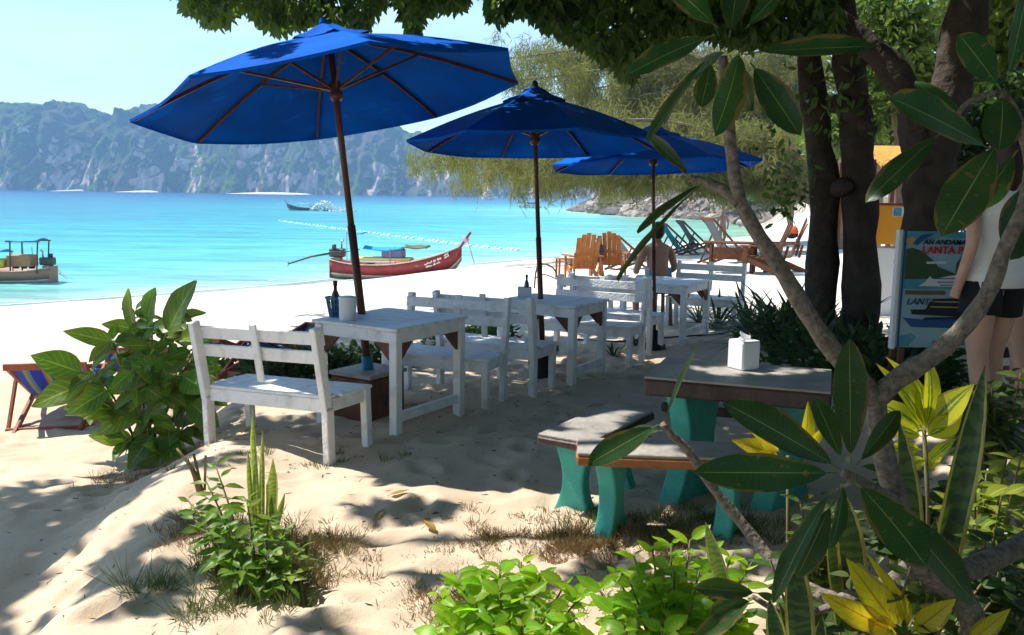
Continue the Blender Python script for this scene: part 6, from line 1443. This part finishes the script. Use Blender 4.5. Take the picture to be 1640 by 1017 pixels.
M_sg = mat('printed_sky_blue', (.32, .50, .60), (.22, .40, .52), 3, .4); M_sgd = mat('printed_dark_blue', (.02, .09, .25), None, rough=.4); M_sgg = mat('printed_island_green', (.03, .10, .05), (.05, .08, .04), 14, .5); M_sgw = mat('printed_white', (.62, .66, .70), None, rough=.4); M_sgr = mat('printed_red', (.50, .02, .04), None, rough=.4); M_sgb = mat('printed_black', (.02, .025, .03), None, rough=.4); M_sgs = mat('printed_sea', (.05, .25, .38), (.10, .35, .45), 9, .4); M_sgn = mat('printed_brown', (.18, .09, .04), None, rough=.4); M_sgy = mat('printed_gold', (.45, .33, .12), None, rough=.4)
sp = at(1520, 463, 5.9); zb = at(1432, 556, 5.9).z; zt_ = at(1437, 370, 5.9).z; xl = at(1432, 460, 5.9).x; SWd = .86; SH = zt_-zb
sgn = thing('sign_board', 'blue ferry trip sign board with boat pictures and red lettering behind the woman in white', 'sign', (xl, 5.9, hgt(xl+.4, 5.9)), 0)
z0 = zb-sgn.location.z
MB().box((SWd/2, .012, z0+SH/2), (SWd, .022, SH), None, .003).build('panel', M_sg, sgn)
for x in (.012, SWd-.012): MB().box((x, .004, z0+SH/2), (.028, .05, SH+.02), None, .004).build('frame_post', M_sgw, sgn)
for x in (.08, SWd-.08): MB().bar((x, .05, z0+SH), (x, .18, -.05), .035, .035).build('leg', M_brown, sgn); MB().bar((x, .01, z0), (x, .0, -.05), .035, .035).build('leg', M_brown, sgn)
def sy(v): return z0+SH*(1-v)
flat(sgn, 'side_stripe', [(.045, sy(1)), (.058, sy(1)), (.058, sy(0)), (.045, sy(0))], -.0025, M_sgd)
flat(sgn, 'header_band', [(.06, sy(.12)), (.30, sy(.05)), (SWd-.03, sy(.07)), (SWd-.03, sy(.0)), (.06, sy(.0))], -.0025, M_sgs)
flat(sgn, 'emblem', [(.09+.035*math.cos(a*.52), sy(.085)+.03*math.sin(a*.52)) for a in range(12)], -.005, M_sgy)
flat(sgn, 'emblem_swoosh', [(.10, sy(.10)), (.15, sy(.03)), (.24, sy(.015)), (.17, sy(.07)), (.13, sy(.12))], -.0075, M_sgd)
flat(sgn, 'island_picture', [(.062, sy(.43)), (.062, sy(.15)), (.10, sy(.14)), (.17, sy(.17)), (.24, sy(.24)), (.28, sy(.30)), (.34, sy(.33)), (.40, sy(.36)), (.38, sy(.43))], -.005, M_sgg)
flat(sgn, 'island_picture', [(.40, sy(.40)), (.40, sy(.27)), (.44, sy(.19)), (.55, sy(.17)), (SWd-.03, sy(.16)), (SWd-.03, sy(.45))], -.0055, M_sgg)
flat(sgn, 'sea_picture', [(.062, sy(.49)), (.062, sy(.41)), (SWd-.03, sy(.38)), (SWd-.03, sy(.49))], -.0065, M_sgs)
flat(sgn, 'ferry_picture', [(.16, sy(.465)), (.20, sy(.43)), (.23, sy(.38)), (.25, sy(.405)), (.36, sy(.375)), (.48, sy(.345)), (.62, sy(.36)), (.78, sy(.40)), (.78, sy(.47))], -.009, M_sgw)
for k, v in enumerate((.395, .425, .45)): flat(sgn, 'ferry_window_line', [(.26+.02*k, sy(v+.008)), (.70, sy(v+.002)), (.70, sy(v-.006)), (.26+.02*k, sy(v))], -.0115, M_sgd)
flat(sgn, 'red_caption', [(.20, sy(.255)), (.33, sy(.25)), (.33, sy(.27)), (.20, sy(.275))], -.009, M_sgw); flat(sgn, 'red_caption', [(.42, sy(.245)), (.48, sy(.245)), (.48, sy(.27)), (.42, sy(.27))], -.009, M_sgr)
flat(sgn, 'brown_band', [(.075, sy(.54)), (.34, sy(.54)), (.345, sy(.525)), (.34, sy(.505)), (.075, sy(.505))], -.005, M_sgn)
flat(sgn, 'boat_picture', [(.13, sy(.71)), (.12, sy(.67)), (.22, sy(.665)), (.24, sy(.61)), (.27, sy(.575)), (.42, sy(.565)), (.48, sy(.60)), (.60, sy(.62)), (.70, sy(.68)), (.66, sy(.74)), (.3, sy(.72))], -.005, M_sgb)
for v in (.595, .64): flat(sgn, 'boat_deck_line', [(.25, sy(v+.008)), (.46, sy(v+.01)), (.46, sy(v)), (.25, sy(v-.002))], -.0075, M_sgy)
flat(sgn, 'blue_boat_picture', [(.13, sy(.82)), (.09, sy(.765)), (.07, sy(.74)), (.20, sy(.755)), (.55, sy(.745)), (.60, sy(.735)), (.60, sy(.80)), (.56, sy(.83))], -.0075, M_sgd)
flat(sgn, 'blue_boat_cabin', [(.20, sy(.755)), (.22, sy(.735)), (.54, sy(.725)), (.55, sy(.745))], -.0095, M_sgb)
flat(sgn, 'spray_picture', [(.34, sy(.87)), (.40, sy(.84)), (.46, sy(.835)), (.52, sy(.87)), (.46, sy(.91)), (.38, sy(.92))], -.005, M_sgw)
for k in range(4): flat(sgn, 'small_print_line', [(.28, sy(.945+.013*k)), (.28+.3*(1-.12*k), sy(.945+.013*k)), (.28+.3*(1-.12*k), sy(.938+.013*k)), (.28, sy(.938+.013*k))], -.005, M_sgn)
flat(sgn, 'corner_patch', [(.062, sy(.99)), (.062, sy(.90)), (.14, sy(.88)), (.17, sy(.91)), (.12, sy(.99))], -.0045, M_sgs)
text_part('AN ANDAMAN', .046, (.17, -.005, sy(.108)), M_sgb, sgn, shear=.25, bold=.001)
text_part('LANTA PETPA', .068, (.165, -.0075, sy(.185)), M_sgr, sgn, bold=.0018)
text_part('LANTA', .060, (.085, -.0075, sy(.625)), M_sgb, sgn, shear=.3)
# second poster, right edge
q = at(1632, 560, 5.6); s2 = thing('poster_stand', 'pale poster with dark pictures at the right edge behind the second woman', 'sign', (q.x, 5.6, hgt(q.x, 5.6)), R(-8))
z1_ = q.z-s2.location.z
MB().box((0, .012, z1_), (.30, .02, .62), None, .003).build('panel', M_sgw, s2)
for k, (v, m_) in enumerate(((.20, M_sgb), (.08, M_sgs), (-.06, M_sgb), (-.18, M_sgn))): flat(s2, 'picture', [(-.12, z1_+v), (.12, z1_+v+.02), (.12, z1_+v+.09), (-.10, z1_+v+.07)], -.001, m_)
for x in (-.12, .12): MB().bar((x, .03, z1_+.2), (x, .06, -.05), .03, .03).build('leg', M_brown, s2)
# kiosk beyond the trunks
kp = at(1420, 420, 13.5); kp.z = hgt(kp.x, kp.y)
ki = thing('beach_kiosk', 'orange kiosk with a yellow thatch awning beyond the twin trunks', 'kiosk', kp)
M_ko = mat('orange_paint', (.80, .33, .02), None, rough=.5); M_th = mat('yellow_thatch', (.62, .36, .08), (.45, .26, .06), 9, .9, .6, 20)
zc0 = at(1420, 390, 13.5).z-kp.z; zc1 = at(1420, 328, 13.5).z-kp.z
MB().box((0, 0, zc0/2-.1), (.60, .5, max(zc0, .1)+.1), None, .01).build('plinth', M_ceram, ki); MB().box((0, 0, (zc0+zc1)/2), (.60, .5, zc1-zc0), None, .01).build('counter', M_ko, ki); MB().box((0, 0, zc1+.015), (.66, .56, .03), None, .005).build('counter_top', M_brown, ki)
flat(ki, 'poster', [(-.08, zc1-.17), (.27, zc1-.17), (.27, zc1-.03), (-.08, zc1-.03)], -.256, M_sgw); flat(ki, 'poster_picture', [(-.06, zc1-.16), (.06, zc1-.16), (.06, zc1-.04), (-.06, zc1-.04)], -.259, M_sgs)
za = at(1420, 268, 13.5).z-kp.z
for x in (-.42, .42):
    for y in (-.3, 1.0): MB().bar((x, y, -.05), (x, y, za+.1), .07, .07).build('post', M_brown, ki)
for k in range(7):
    f0, f1 = k/7, (k+1)/7+.04
    MB().bar((0, -.75+1.5*f0-.0, za-.05+.34*f0), (0, -.75+1.5*f1, za+.0+.34*f1), .03, .8, (1, 0, 0)).build('thatch_course', M_th, ki)
# ================================================================== sea haze
hm = bpy.data.materials.new('sea_haze'); hm.use_nodes = True; t = hm.node_tree; t.nodes.clear()
o_ = t.nodes.new('ShaderNodeOutputMaterial'); v_ = t.nodes.new('ShaderNodeVolumePrincipled'); v_.inputs['Color'].default_value = (.32, .60, 1.0, 1); v_.inputs['Density'].default_value = .00056; v_.inputs['Anisotropy'].default_value = .0
t.links.new(v_.outputs[0], o_.inputs['Volume'])
tag(MB().box((-250, 540, 60), (2700, 1330, 140)).build('haze', hm), kind='stuff')
